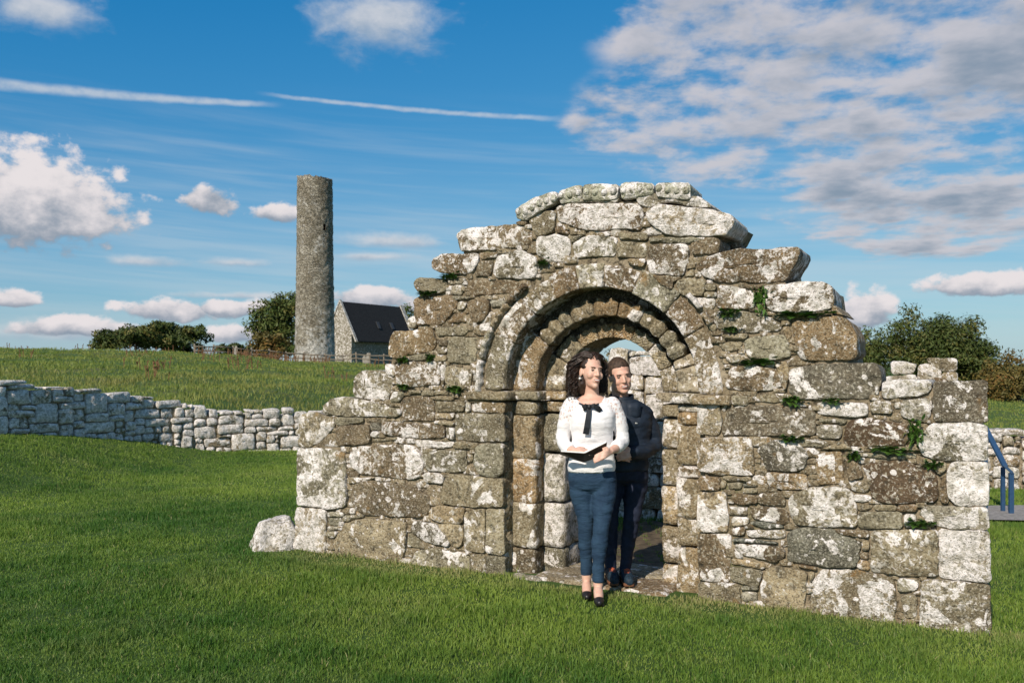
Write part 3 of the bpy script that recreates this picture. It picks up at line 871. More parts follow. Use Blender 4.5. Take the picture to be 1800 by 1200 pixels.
s2 387.5,80.7 397.2,80.1 396.5,78.6 387.9,78.4
g2 387.1,77.2 397.2,77.9 396.5,75.2 387.9,74.6
o5 393.5,85.5 405.7,89.2 428.1,89.4 429.1,79.6 411.9,78.5 394.6,81.9
b1 357.4,83.8 372.6,84.3 371.8,75.1 357.4,74.5
t6 356.2,109.7 392.8,111.8 394.6,98.0 394.6,86.7 371.8,85.8 356.6,87.6
d5 396.5,103.7 407.6,110.5 422.0,110.0 429.1,102.6 428.1,94.2 422.0,90.9 402.0,90.5 400.2,97.5
g3 422.0,110.4 425.6,112.0 441.4,110.4 440.3,107.1 425.6,106.5
o3 434.0,101.8 450.0,105.4 451.3,85.3 434.7,82.9
b2 452.0,102.6 460.1,97.6 462.8,89.6 454.0,85.9
t3 435.1,105.4 449.3,111.1 456.7,106.4 450.0,106.1
t5 356.2,72.9 376.5,74.3 377.6,47.7 356.2,45.8
b4 356.6,44.7 379.5,46.3 378.0,13.8 357.0,13.0
t3 357.0,11.5 385.2,13.9 386.0,-0.4 357.8,-2.8
g2 386.7,12.6 397.2,13.4 397.2,10.8 386.7,10.3
w4 386.7,8.8 397.2,10.0 396.9,3.2 387.1,2.8
d4 373.0,116.1 377.6,131.4 390.9,132.9 416.6,132.7 433.3,130.1 433.7,114.5 416.6,113.5 373.8,112.3
t5 355.8,132.9 371.8,133.2 373.0,121.8 370.7,112.2 355.8,112.4
t3 372.2,133.6 376.8,133.7 375.7,128.0 372.6,128.7
g3 392.8,138.6 404.6,141.4 416.6,140.8 415.5,135.6 393.5,134.8
b5 375.3,144.7 379.5,158.1 392.8,160.0 410.1,156.3 413.7,148.9 411.9,145.2 403.9,142.5 389.0,141.9
t4 407.6,161.1 416.6,161.8 417.0,152.6 414.8,142.3 411.2,149.6
g3 387.9,175.1 392.8,178.1 414.8,179.2 419.1,164.8 404.6,162.6 390.9,163.8
w5 375.3,165.7 385.2,166.8 386.0,163.0 379.5,160.4
t4 370.7,174.5 387.1,175.1 385.2,169.5 374.5,168.4
g5 368.0,195.3 385.2,195.6 398.3,193.0 411.9,187.1 411.9,182.2 389.0,180.8 371.8,182.2 367.2,190.7
t3 373.0,180.3 390.9,180.3 389.0,176.6 373.8,176.8
g2 405.7,192.8 415.5,192.5 415.5,188.8 407.6,189.4
t2 413.0,185.2 417.7,184.0 418.4,178.4 415.5,174.8
t2 364.1,187.7 369.5,186.8 369.1,182.2 364.8,183.1
d1 372.2,244.5 379.1,244.4 379.5,234.9 372.2,235.3
b3 324.1,222.7 346.2,219.3 339.7,217.2 338.9,210.2 329.9,215.3
"""
CORE_TOP = [(0.064, 1.134), (0.339, 1.156), (0.357, 1.244), (0.659, 1.288), (0.676, 1.506), (1.000, 1.531), (1.034, 1.822), (1.272, 1.850), (1.283, 2.236), (1.552, 2.243), (1.552, 2.426), (1.693, 2.440), (1.708, 2.616), (2.159, 2.628), (2.279, 2.662), (2.537, 2.760), (3.132, 2.751), (3.621, 2.648), (3.768, 2.560), (3.722, 2.472), (3.680, 2.444), (3.691, 2.355), (3.852, 2.327), (4.094, 2.306), (4.119, 2.174), (4.166, 2.095), (4.403, 2.078), (4.424, 1.925), (4.517, 1.833), (4.534, 1.600), (4.674, 1.572), (4.694, 1.423), (4.767, 1.445), (4.991, 1.462), (5.038, 1.449), (5.285, 1.452)]
COPING_0 = [(2.178, 2.755), (2.207, 2.787), (2.350, 2.843), (2.504, 2.872), (2.528, 2.832), (2.518, 2.791), (2.397, 2.772), (2.255, 2.707), (2.192, 2.720)]
COPING_1 = [(2.523, 2.866), (2.651, 2.896), (2.719, 2.898), (2.710, 2.820), (2.606, 2.809), (2.537, 2.806)]
COPING_2 = [(2.728, 2.893), (2.874, 2.891), (3.000, 2.872), (2.996, 2.803), (2.874, 2.798), (2.723, 2.819)]
COPING_3 = [(3.009, 2.871), (3.069, 2.885), (3.258, 2.855), (3.262, 2.808), (3.132, 2.799), (3.013, 2.798)]
COPING_4 = [(3.270, 2.858), (3.502, 2.836), (3.526, 2.811), (3.522, 2.753), (3.381, 2.773), (3.274, 2.795)]

FERNS = [
    (3.995, 2.030, 0.9, 2.6, 'tall tuft of fern filling the vertical joint high on the right of the arch'),
    (4.273, 1.922, 2.6, 0.7, 'long low mat of fern under the top right lichen block'),
    (3.965, 1.615, 2.2, 0.7, 'flat green fern patch in the joint right of the arch springing'),
    (4.191, 1.368, 1.1, 1.0, 'bushy fern above the long dark slab right of the doorway'),
    (4.191, 1.121, 1.1, 0.7, 'small fern under the long dark slab right of the doorway'),
    (4.921, 1.184, 0.9, 2.2, 'upright fern clump beside the ring-lichen block near the right corner'),
    (4.783, 1.074, 1.9, 0.7, 'low fern strip on the thin ledge near the right corner'),
    (5.022, 0.998, 0.8, 0.8, 'little fern under the ring-lichen block near the right corner'),
    (4.567, 1.028, 0.8, 0.9, 'little fern at the left end of the thin ledge'),
    (4.441, 1.369, 1.0, 0.6, 'tiny fern above the white lichen course at the right'),
    (3.784, 1.946, 1.1, 0.9, 'dark little fern just right of the outer arch'),
    (2.397, 2.350, 0.9, 0.7, 'tiny fern in the joint above the left haunch of the arch'),
    (1.630, 1.409, 1.2, 0.8, 'bright fern above the left impost'),
    (1.408, 1.654, 0.7, 1.0, 'small fern beside the orange-brown block on the left'),
    (1.135, 1.637, 1.2, 0.8, 'dark fern under the orange-brown block on the left'),
    (1.146, 1.421, 1.0, 0.6, 'fern tucked under the brown block on the left shoulder'),
    (1.376, 2.165, 1.3, 0.6, 'thin fern under the small grey block high on the left'),
    (1.578, 2.286, 1.6, 0.7, 'dark green fern under the overhanging lichen block at upper left'),
    (3.795, 1.836, 0.9, 0.6, 'tiny fern beside the right haunch of the arch'),
    (4.953, 0.638, 1.2, 0.8, 'green tuft under the white block at the right corner'),
]

INNER_TOP = [[(4.486, 1.626), (4.603, 1.631), (4.709, 1.600), (4.685, 1.517), (4.491, 1.505)], [(4.718, 1.590), (4.804, 1.610), (4.912, 1.548), (4.916, 1.435), (4.709, 1.433)], [(4.780, 1.652), (4.841, 1.667), (5.041, 1.646), (5.046, 1.539), (4.935, 1.528), (4.841, 1.559)], [(4.916, 1.523), (5.046, 1.528), (5.041, 1.395), (4.921, 1.394)], [(4.417, 1.473), (4.486, 1.494), (4.699, 1.506), (4.699, 1.418), (4.417, 1.415)]]

# ================================================================ the ruined church wall with its doorway
KIND = {'g': (0.248, 0.215, 0.148), 'b': (0.182, 0.132, 0.080), 't': (0.305, 0.243, 0.156), 'o': (0.290, 0.205, 0.115),
        'd': (0.150, 0.130, 0.098), 'n': (0.105, 0.070, 0.043), 's': (0.135, 0.135, 0.112), 'w': (0.390, 0.345, 0.265)}
def dye(o, kind, lich, R, vary=0.14):
    k = 1 + R.uniform(-vary, vary); w = R.uniform(-0.06, 0.06); c = KIND[kind]
    o.color = (c[0] * k * (1 + w), c[1] * k, c[2] * k * (1 - w), min(1.0, max(0.0, lich)))
ruin = empty('ruined_church_wall', RUIN_O, RUIN_A)
tag(ruin, 'ruined lichen-covered stone church wall with a carved round-arched doorway on the lawn', 'ruin', None, 'thing')
RS = random.Random(21)
CU, CZ = 2.813, 1.40            # centre of the arch
R1, R2, R3 = 0.752, 0.562, 0.398
POLYS = []
def add_stone(poly, kind, lich, parent, depth=0.24, off=0.0, bulge=None, name='stone', small=False):
    w = max(p[0] for p in poly) - min(p[0] for p in poly); h = max(p[1] for p in poly) - min(p[1] for p in poly)
    s = min(w, h)
    me, c = stone_mesh(poly, depth, RS.random() * 50, bulge=(0.002 + 0.011 * min(s, 0.35)) if bulge is None else bulge,
                       rough=0.0040 + 0.022 * min(s, 0.3), edge=0.005 + 0.010 * min(s, 0.3), name=name, mat=M_STONE)
    o = obj(name, me, parent, (c[0], off + RS.uniform(-0.012, 0.008), c[1]),
            (RS.uniform(-0.03, 0.03), 0, RS.uniform(-0.03, 0.03)))
    dye(o, kind, lich, RS)
    return o
for line in STONES.strip().splitlines():
    p = line.split(); kind, lich = p[0][0], int(p[0][1]) / 10.0
    poly = [tuple(float(v) / 100 for v in q.split(',')) for q in p[1:]]
    cx = sum(q[0] for q in poly) / len(poly); cz = sum(q[1] for q in poly) / len(poly)
    # close the drawn joints a little so that stones nearly touch
    grow = 0.0035
    P = []
    for (a, b_) in poly:
        L = math.hypot(a - cx, b_ - cz); P.append((a + (a - cx) / L * grow, b_ + (b_ - cz) / L * grow))
    POLYS.append(P)
    top = cz > 1.2
    setback = 0.30 if (kind == 'd' and lich == 0.1) else 0.0
    add_stone(P, kind, lich * 0.90 + .01 + RS.uniform(-.06, .06), ruin, depth=0.5 if top else 0.26, off=setback)

# mortar and rubble core behind the facing, with the door opening left free
def core():
    ot = [(0.04, -0.15)] + [(a, b_) for a, b_ in CORE_TOP] + [(5.27, -0.15)]
    arc = [(CU + 0.80, -0.15)] + [(CU + 0.80 * math.cos(t), CZ + 0.80 * math.sin(t)) for t in np.linspace(0, math.pi, 25)] + [(CU - 0.80, -0.15)]
    ol = ot + arc
    bm = bmesh.new()
    f = bm.faces.new([bm.verts.new((a, 0.024, b_)) for a, b_ in ol])
    ex = bmesh.ops.extrude_face_region(bm, geom=[f])
    for v in ex['geom']:
        if isinstance(v, bmesh.types.BMVert): v.co.y = 0.74
    bmesh.ops.triangulate(bm, faces=bm.faces[:])
    bmesh.ops.recalc_face_normals(bm, faces=bm.faces[:])
    me = bpy.data.meshes.new('mortar_core'); bm.to_mesh(me); bm.free(); me.materials.append(M_MORTAR)
    return obj('mortar_core', me, ruin), ol
core_o, CORE_OL = core()

def in_poly(x, y, P):
    P = np.asarray(P); r = np.zeros(len(x), bool); j = len(P) - 1
    for i in range(len(P)):
        xi, yi = P[i]; xj, yj = P[j]
        if yi != yj:
            cnd = ((yi > y) != (yj > y)) & (x < (xj - xi) * (y - yi) / (yj - yi) + xi); r ^= cnd
        j = i
    return r
# small pinning stones wedged in the wide joints
def chinking():
    res = 0.012
    gx, gz_ = np.meshgrid(np.arange(0, 5.4, res), np.arange(0, 2.8, res), indexing='ij')
    X, Z = gx.ravel(), gz_.ravel()
    free = in_poly(X, Z, CORE_OL) & (np.hypot(X - CU, Z - CZ) > 0.955)
    for P in POLYS:
        A = np.array(P); lo, hi = A.min(0) - .01, A.max(0) + .01
        k = np.where((X > lo[0]) & (X < hi[0]) & (Z > lo[1]) & (Z < hi[1]) & free)[0]
        if len(k): free[k[in_poly(X[k], Z[k], P)]] = False
    F = free.reshape(gx.shape)
    # distance by erosion
    dist = np.zeros(F.shape); cur = F.copy(); k = 0
    while cur.any() and k < 12:
        dist += cur; k += 1
        e = cur.copy(); e[1:] &= cur[:-1]; e[:-1] &= cur[1:]; e[:, 1:] &= cur[:, :-1]; e[:, :-1] &= cur[:, 1:]; cur = e
    pts = []
    order = np.argsort(-(dist.ravel() + np.random.RandomState(3).rand(dist.size) * 0.9))
    used = np.zeros(F.size, bool).reshape(F.shape)
    B = MB(); R = random.Random(5); n = 0
    for q in order:
        i, j = np.unravel_index(q, F.shape); d = dist[i, j]
        if d < 2.0: break
        if used[i, j]: continue
        r = d * res * R.uniform(0.75, 1.05)
        rx, rz = r * R.uniform(1.0, 1.9), r * R.uniform(0.7, 1.0)
        V, Fc, _ = rbox(rx, 0.05, rz, min(rx, rz) * 0.35, 4, 2, 4)
        V = V + (fbm(V * 40 + n * 3.1, 8, 2) * 0.004)[:, None] * np.array([1, 1, 1])
        V = V + np.array([gx[i, j], 0.050 + R.uniform(-.004, .016), gz_[i, j]])
        B.add(V, Fc); n += 1
        si, sj = max(1, int(rx / res * 1.2)), max(1, int(rz / res * 1.3))
        used[max(0, i - si):i + si + 1, max(0, j - sj):j + sj + 1] = True
        if n > 1300: break
    o = obj('pinning_stones', B.mesh('pinning_stones', True, M_STONE), ruin)
    o.color = (0.27, 0.215, 0.14, 0.35)
    tag(o, None, None, None, 'stuff')
chinking()

# ---- bent blocks for the arch rings
def voussoir(parent, r0, r1, a0, a1, y0, y1, kind, lich, seed, n=(8, 4, 5), rough=0.006, rr=0.012, gap=0.004, deform=None, name='voussoir'):
    rm = (r0 + r1) / 2; am = math.radians((a0 + a1) / 2); ln = abs(math.radians(a1 - a0)) * rm - gap
    def bend(V):
        X, Y, Z = V[:, 0].copy(), V[:, 1].copy(), V[:, 2].copy()
        if deform is not None: X, Y, Z = deform(X, Y, Z, ln / 2, (r1 - r0) / 2, (y1 - y0) / 2)
        a = am - X / rm; r = rm + Z
        return np.c_[r * np.cos(a) - rm * math.cos(am), Y, r * np.sin(a) - rm * math.sin(am)]
    me = block_mesh((ln / 2, (y1 - y0) / 2, (r1 - r0) / 2), rr, seed, rough, n, bend, name, M_STONE)
    o = obj(name, me, parent, (CU + rm * math.cos(am), (y0 + y1) / 2, CZ + rm * math.sin(am)))
    dye(o, kind, lich, RS)
    return o
arch1 = empty('outer_arch', parent=ruin); arch2 = empty('lobed_arch', parent=ruin); arch3 = empty('chevron_arch', parent=ruin)
cuts1 = [(180, 152, 'g', .42), (152, 131, 'b', .50), (131, 114, 'g', .55), (114, 100, 'b', .42), (100, 86, 'g', .34), (86, 68, 'b', .46), (68, 47, 'g', .36), (47, 30, 'b', .45), (30, 0, 't', .50)]
for i, (a, b_, k, l) in enumerate(cuts1):
    voussoir(arch1, R1, 0.925 + 0.012 * math.sin(i * 2.3), a, b_, 0.002 + 0.004 * (i % 3), 0.30, k, l, i + 1, (16, 6, 12), rough=0.009, rr=0.010, gap=0.004)
# weathered hood moulding with worn beads
def bead(n):
    def f(X, Y, Z, hx, hz, hy):
        w = np.abs(np.sin(math.pi * n * (X / (2 * hx) + 0.5)))
        Y = np.where(Y < 0, Y - 0.020 * w, Y); Z = Z + 0.010 * (w - 0.5) * np.sign(-Z)
        return X, Y, Z
    return f
for i, (a, b_, n_, k, l) in enumerate([(181, 166, 3, 'w', .75), (165.5, 151, 3, 'g', .45), (150, 138, 3, 't', .35), (137.5, 125, 3, 'b', .4), (45, 36, 2, 'w', .85), (35, 29, 1, 't', .5)]):
    voussoir(arch1, 0.946, 0.990, a, b_, -0.030, 0.12, k, l, 40 + i, (18, 5, 4), rough=0.008, rr=0.016, deform=bead(n_), name='hood_mould')
# second order: plain springers, then a ring of lobes with pointed backs
def lobes(n):
    def f(X, Y, Z, hx, hz, hy):
        ph = n * (X / (2 * hx) + 0.5)
        w = np.abs(np.sin(math.pi * ph))
        tri = 1 - np.abs(2 * (ph - np.floor(ph)) - 1)
        Y = np.where(Y < 0, Y - 0.030 * w * np.clip(1 - np.abs(Z) / (hz * 1.6), 0, 1) + 0.012, Y)
        Z = Z + np.where(Z > 0, 0.034 * tri - 0.014, -0.012 * w + 0.004)
        return X, Y, Z
    return f
voussoir(arch2, R2, 0.81, 181, 143, 0.155, 0.33, 'o', .34, 60, (12, 6, 8), rough=0.009)
voussoir(arch2, R2 - .004, 0.81, 16, 0, 0.15, 0.33, 'w', .30, 61, (10, 6, 8), rough=0.005)
voussoir(arch2, R2, 0.81, 23, 16.3, 0.165, 0.33, 'w', .55, 62, (8, 6, 8), rough=0.010)
seg2 = [143, 125, 116, 98, 80, 62, 42.5, 23.3]
for i in range(len(seg2) - 1):
    wdt = seg2[i] - seg2[i + 1]
    voussoir(arch2, R2, 0.672, seg2[i], seg2[i + 1], 0.155, 0.33, ['g', 'g', 't', 'o', 'o', 'g', 'g'][i], [.25, .2, .22, .12, .1, .3, .35][i], 64 + i,
             (36, 8, 10), rough=0.003, rr=0.008, deform=lobes(2 if wdt > 12 else 1))
voussoir(arch2, 0.665, 0.815, 143, 23, 0.285, 0.34, 'd', .1, 75, (40, 3, 4), rough=0.004, name='arch_backing')
# innermost order: chevrons cut in the face
def chevron(n):
    def f(X, Y, Z, hx, hz, hy):
        ph = n * (X / (2 * hx) + 0.5); tri = np.abs(2 * (ph - np.floor(ph)) - 1)
        q = (Z + 0.026 * tri) / 0.026; saw = np.abs(2 * (q - np.floor(q)) - 1)
        Y = np.where(Y < -hy * 0.9, Y + 0.013 * saw, Y)
        Z = Z + np.where(Z > 0, 0.016 * (1 - tri) - 0.004, 0)
        return X, Y, Z
    return f
voussoir(arch3, R3, 0.585, 181, 150, 0.305, 0.75, 't', .32, 80, (10, 6, 8), rough=0.006)
voussoir(arch3, R3, 0.545, 150, 126, 0.305, 0.75, 't', .22, 81, (10, 6, 8), rough=0.005)
voussoir(arch3, R3, 0.585, 22, 0, 0.305, 0.75, 'g', .42, 82, (10, 6, 8), rough=0.006)
seg3 = [126, 105, 88, 68, 46, 22]
for i in range(5):
    voussoir(arch3, R3, 0.500, seg3[i], seg3[i + 1], 0.305, 0.75, 'o' if i < 3 else 't', .08, 84 + i, (56, 4, 22), rough=0.002, rr=0.010, deform=chevron(3), name='voussoir')
voussoir(arch3, 0.485, 0.83, 179.5, 0.5, 0.43, 0.735, 'd', .1, 95, (60, 3, 6), rough=0.004, name='arch_backing')

# ---- jambs
jl = empty('doorway_jamb', parent=ruin); jr = empty('doorway_jamb', parent=ruin)
def jamb_stone(parent, u0, u1, y0, y1, z0, z1, kind, lich, rr=0.02, rough=0.007, name='jamb_stone', n=(6, 8, 8)):
    g = 0.003
    me = block_mesh(((u1 - u0) / 2, (y1 - y0) / 2, (z1 - z0) / 2 - g), rr, RS.random() * 40, rough, n, None, name, M_STONE)
    o = obj(name, me, parent, ((u0 + u1) / 2, (y0 + y1) / 2 + RS.uniform(-.004, .006), (z0 + z1) / 2))
    dye(o, kind, lich, RS)
    return o
LE, RE = CU - R1 + 0.004, CU + R1 - 0.004
z2 = [1.318, 1.205, 0.88, 0.53, 0.19, -0.12]
for i in range(5):
    jamb_stone(jl, LE - .05, LE + .190, 0.15, 0.34, z2[i + 1], z2[i], 'gototb'[i + 1] if i else 'g', [.25, .32, .3, .3, .3][i], rr=0.028, rough=0.011)
z3 = [1.225, 0.915, 0.53, 0.185, -0.12]
jamb_stone(jl, LE + .10, LE + .358, 0.295, 0.76, 1.227, 1.318, 'o', .25, rr=0.02)
for i in range(4):
    jamb_stone(jl, LE + .10, LE + .355, 0.30, 0.75, z3[i + 1], z3[i], 'gwwg'[i], [.35, .62, .66, .5][i], rr=0.016, rough=0.010)
z2r = [1.318, 1.262, 1.17, 0.89, 0.80, 0.52, 0.32, -0.12]
for i in range(7):
    jamb_stone(jr, RE - .190, RE + .05, 0.15 + (.03 if i == 0 else 0), 0.34, z2r[i + 1], z2r[i], 'wotbtto'[i], [.5, .2, .4, .3, .35, .45, .4][i], rr=0.024, rough=0.009)
z3r = [1.318, 1.215, 0.985, 0.72, 0.43, 0.15, -0.12]
for i in range(6):
    jamb_stone(jr, RE - .355, RE - .10, 0.30, 0.75, z3r[i + 1], z3r[i], 'ttgttt'[i], [.3, .6, .25, .4, .3, .45][i], rr=0.026, rough=0.009)
# plain pier blocks standing behind the facing at the edge of the opening
for (ua, ub, par) in ((LE - .30, LE - .004, jl), (RE + .004, RE + .30, jr)):
    for k, (za, zb) in enumerate([(-.12, .33), (.33, .72), (.72, 1.05), (1.05, 1.318)]):
        jamb_stone(par, ua, ub, 0.045, 0.34, za, zb, 'g', .2, rr=0.012, rough=0.004, name='pier_stone', n=(4, 4, 4))
# impost course
for (par, ua, ub, ya, yb, k, l) in ((jl, 1.735, LE + .030, -.032, .30, 'g', .30), (jl, LE - .04, LE + .225, .118, .34, 'g', .45), (jl, LE + .10, LE + .385, .268, .75, 'o', .25),
                                     (jr, RE - .030, RE + .235, -.030, .30, 't', .32), (jr, RE + .238, 3.915, -.024, .30, 'g', .30), (jr, RE - .222, RE + .04, .122, .34, 'g', .35), (jr, RE - .39, RE - .10, .272, .75, 'w', .40)):
    jamb_stone(par, ua, ub, ya, yb, 1.320, 1.398, k, l, rr=0.014, rough=0.005, name='impost', n=(14, 5, 4))
# threshold
for (ua, ub, ya, yb, zt, k) in ((2.30, 2.82, -.02, .40, .035, 't'), (2.83, 3.36, -.05, .38, .026, 'b'), (2.36, 3.28, .385, .80, .03, 't'), (2.16, 2.40, -.05, .03, .028, 'w')):
    jamb_stone(ruin, ua, ub, ya, yb, zt - .12, zt, k, .3, rr=0.03, rough=0.012, name='threshold_stone', n=(10, 8, 4))
# beaded coping stones left on the crest
for i, P in enumerate((COPING_0, COPING_1, COPING_2, COPING_3, COPING_4)):
    zc_ = sum(q[1] for q in P) / len(P); P0 = P
    P = [(a, b_ - (0.035 if b_ < zc_ else 0.0)) for a, b_ in P]
    o = add_stone(P, 'w', .62, ruin, depth=0.34, off=-0.02, bulge=0.012, name='coping_stone'); P = P0
    o.color = (0.42, 0.42, 0.33, 0.55)
    lo = sorted(P, key=lambda q: q[0]); x0, x1 = lo[0][0], lo[-1][0]
    nb = max(2, int(round((x1 - x0) / 0.062)))
    B = MB()
    for k in range(nb):
        x = x0 + (k + .5) / nb * (x1 - x0)
        zz = [z for z in np.linspace(2.4, 3.0, 240) if in_poly(np.array([x]), np.array([z]), P)[0]]
        if not zz: continue
        V, Fc = ellipsoid((x - o.location.x, 0.004, min(zz) + 0.022 - o.location.z), (0.027, 0.034, 0.030), 10, 7)
        B.add(V, Fc)
    bo = obj('carved_bead_row', B.mesh('carved_bead_row', True, M_STONE), o); bo.color = (0.42, 0.42, 0.33, 0.5)

# ================================================================ low broken wall inside the church
inner = empty('inner_rubble_wall', ruin_pt(0, 3.05, 0), RUIN_A)
tag(inner, 'low broken rubble wall seen through the doorway behind the couple', 'stone wall', None, 'thing')
tu = [0.8, 1.25, 1.35, 1.75, 1.85, 2.05, 2.45, 3.0, 4.25, 4.42, 4.55, 4.9, 5.12]
tz = [1.95, 1.86, 1.66, 1.66, 1.76, 1.62, 1.56, 1.40, 1.40, 1.44, 1.46, 1.46, 1.46]
for P in pack_rubble(4.3, lambda s: float(np.interp(s + .82, tu, tz)), lambda s: -0.1, 12, (0.2, 0.6), (0.12, 0.28)):
    Q = [(a + .82, b_) for a, b_ in P]
    u = Q[1][0]
    if 2.75 < u < 4.1 and Q[0][1] < 1.3: continue
    o = add_stone(Q, RS.choice('gwwtb'), RS.uniform(.45, .85), inner, depth=0.42)
for P, k_, l_ in zip(INNER_TOP, 'wwgtw', (.6, .6, .55, .4, .7)):
    add_stone(P, k_, l_, inner, depth=0.40)
B = MB()
for (ua, ub, zt) in ((0.9, 1.3, 1.7), (1.3, 2.75, 1.46), (2.75, 4.2, 1.30), (4.2, 5.05, 1.38)):
    V, Fc, _ = rbox((ub - ua) / 2, .16, (zt + .1) / 2, .02, 2, 2, 2); B.add(V + np.array([(ua + ub) / 2, .21, (zt - .1) / 2]), Fc)
obj('mortar_core', B.mesh('mortar_core', True, M_MORTAR), inner)

# ================================================================ dry-stone boundary walls
def dry_wall(name, pts, heights, seed, label, kinds, lich, wr=(0.10, 0.60), hr=(0.07, 0.23)):
    root = empty(name, (pts[0][0], pts[0][1], 0))
    tag(root, label, 'stone wall', 'boundary walls around the lawn', 'thing')
    R = random.Random(seed)
    P = [Vector((p[0], p[1], 0)) for p in pts]
    # smooth path
    seg = [(P[i + 1] - P[i]).length for i in range(len(P) - 1)]; tot = sum(seg)
    cum = [0]
    for s in seg: cum.append(cum[-1] + s)
    def at(s):
        s = min(max(s, 0), tot - 1e-6); i = max(k for k in range(len(seg)) if cum[k] <= s)
        t = (s - cum[i]) / seg[i]; return P[i].lerp(P[i + 1], t), (P[i + 1] - P[i]).normalized()
    hs = lambda s: float(np.interp(s, cum, heights))
    def base(s):
        p, _ = at(s); return gz1(p.x, p.y) - 0.08
    def top(s):
        p, _ = at(s); return gz1(p.x, p.y) + hs(s) + 0.05 * math.sin(s * 5.1 + seed) * math.sin(s * 1.7)
    cb = MB()
    st = pack_rubble(tot, top, base, seed, wr, hr)
    for Q in st:
        sm = sum(q[0] for q in Q) / len(Q); zm = sum(q[1] for q in Q) / len(Q)
        p, t = at(sm)
        # average direction gives a gently curving face
        _, ta = at(sm - .6); _, tb = at(sm + .6); t = (ta + tb).normalized()
        k = R.choice(kinds)
        s_ = min(max(q[0] for q in Q) - min(q[0] for q in Q), max(q[1] for q in Q) - min(q[1] for q in Q))
        me, c = stone_mesh([(a - sm, b_) for a, b_ in Q], 0.40, R.random() * 50, bulge=0.006 + .06 * s_, rough=0.016, spacing=0.05, edge=0.010 + .035 * s_, nmax=26, inner=(.45, .85), mat=M_STONE)
        zrot = math.atan2(t.y, t.x)
        o = obj('stone', me, root, (p.x - pts[0][0] + t.x * c[0] + t.y * R.uniform(-.03, .03), p.y - pts[0][1] + t.y * c[0] - t.x * R.uniform(-.03, .03), c[1]), (R.uniform(-.06, .06), R.uniform(-.05, .05), zrot))
        dye(o, k, R.uniform(*lich), R)
    # earth and rubble hearting
    n = int(tot / 0.35); V = []; F = []
    for i in range(n + 1):
        s = tot * i / n; p, t = at(s); nx, ny = -t.y, t.x
        for (off, z) in ((.055, base(s) - .1), (.055, top(s) - .10), (.36, top(s) - .10), (.36, base(s) - .1)):
            V.append((p.x + nx * off - pts[0][0], p.y + ny * off - pts[0][1], z))
    for i in range(n):
        for k in range(3): F.append((i * 4 + k, i * 4 + k + 1, i * 4 + 4 + k + 1, i * 4 + 4 + k))
    obj('hearting', mesh_np('hearting', V, F, False, M_MORTAR), root)
    return root
dry_wall('dry_stone_wall', [(-9.15, 12.4), (-8.25, 14.4), (-6.85, 17.35), (-6.05, 17.95), (-4.3, 18.75), (-1.6, 19.7)], [0.80, 0.80, 0.83, 0.82, 0.80, 0.78], 31,
         'long curving dry-stone boundary wall at the left, half in shade, half sunlit', 'wwgtwww', (.6, 1.0))
dry_wall('dry_stone_wall', [(5.4, 12.6), (6.6, 12.2), (9.0, 11.8)], [0.74, 0.74, 0.76], 47,
         'short sunlit dry-stone wall behind the blue handrail at the right edge', 'wwgtwo', (.4, .9))

# ================================================================ round tower
def px_at(px, D): return (px - 900) / 1600.0 * D
TD = 107.0
tx, ty = px_at(553.5, TD), TD
tz0 = gz1(tx, ty) - 0.3
tower = empty('round_tower', (tx, ty, tz0))
tag(tower, 'tall tapering round stone tower without a roof, standing in the field', 'tower')
def tower_mesh():
    na, nz_ = 112, 150; H_ = 1.6 + (640 - 314) / 1600 * TD - tz0
    V = []; F = []
    for j in range(nz_ + 1):
        t = j / nz_
        for i in range(na):
            a = 2 * math.pi * i / na
            rag = 0.0
            if j == nz_: rag = 0.35 * vnoise(np.array([[math.cos(a) * 3, math.sin(a) * 3, 5.0]]), 4)[0] + 0.22 * vnoise(np.array([[math.cos(a) * 11, math.sin(a) * 11, 2.0]]), 6)[0] - 0.55 * max(0, math.cos(a + 0.6)) ** 6
            z = t * H_ + rag
            r = 2.34 - 0.30 * t - 0.04 * math.sin(t * 3)
            V.append((r * math.cos(a), r * math.sin(a), z))
    V = np.array(V)
    dn = V.copy(); dn[:, 2] = 0; dn /= np.linalg.norm(dn, axis=1, keepdims=True)
    V += dn * (0.055 * fbm(V * 2.6, 6, 2) + 0.03 * vnoise(V * 6.0, 9))[:, None]
    ang = math.atan2(-ty, -tx)                                # side that faces the camera
    wi = int(((ang + 0.50) % (2 * math.pi)) / (2 * math.pi) * na); wj = [int(nz_ * q) for q in (0.718, 0.752)]
    hole = {(wi + q, j) for q in range(3) for j in range(wj[0], wj[1])}
    for j in range(nz_):
        for i in range(na):
            if (i, j) in hole: continue
            F.append((j * na + i, j * na + (i + 1) % na, (j + 1) * na + (i + 1) % na, (j + 1) * na + i))
    # inner lining and wall head
    n0 = len(V); W = []
    for j in (0, nz_):
        for i in range(na):
            p = V[j * na + i]; W.append((p[0] * 0.62, p[1] * 0.62, p[2] - (0.1 if j else 0)))
    for i in range(na):
        k = (i + 1) % na
        F.append((n0 + k, n0 + i, n0 + na + i, n0 + na + k))
        F.append((nz_ * na + i, nz_ * na + k, n0 + na + k, n0 + na + i))
    V = list(map(tuple, V)) + W
    # reveals of the slit window
    j0, j1 = wj; c = [V[j0 * na + wi], V[j0 * na + wi + 3], V[j1 * na + wi + 3], V[j1 * na + wi]]
    n1 = len(V)
    for p in c: V.append((p[0] * 0.70, p[1] * 0.70, p[2]))
    ids = [j0 * na + wi, j0 * na + wi + 3, j1 * na + wi + 3, j1 * na + wi]
    for k in range(4): F.append((ids[k], n1 + k, n1 + (k + 1) % 4, ids[(k + 1) % 4]))
    return mesh_np('tower_shaft', V, F, True, M_TOWER), c
tm, wc = tower_mesh()
obj('tower_shaft', tm, tower)
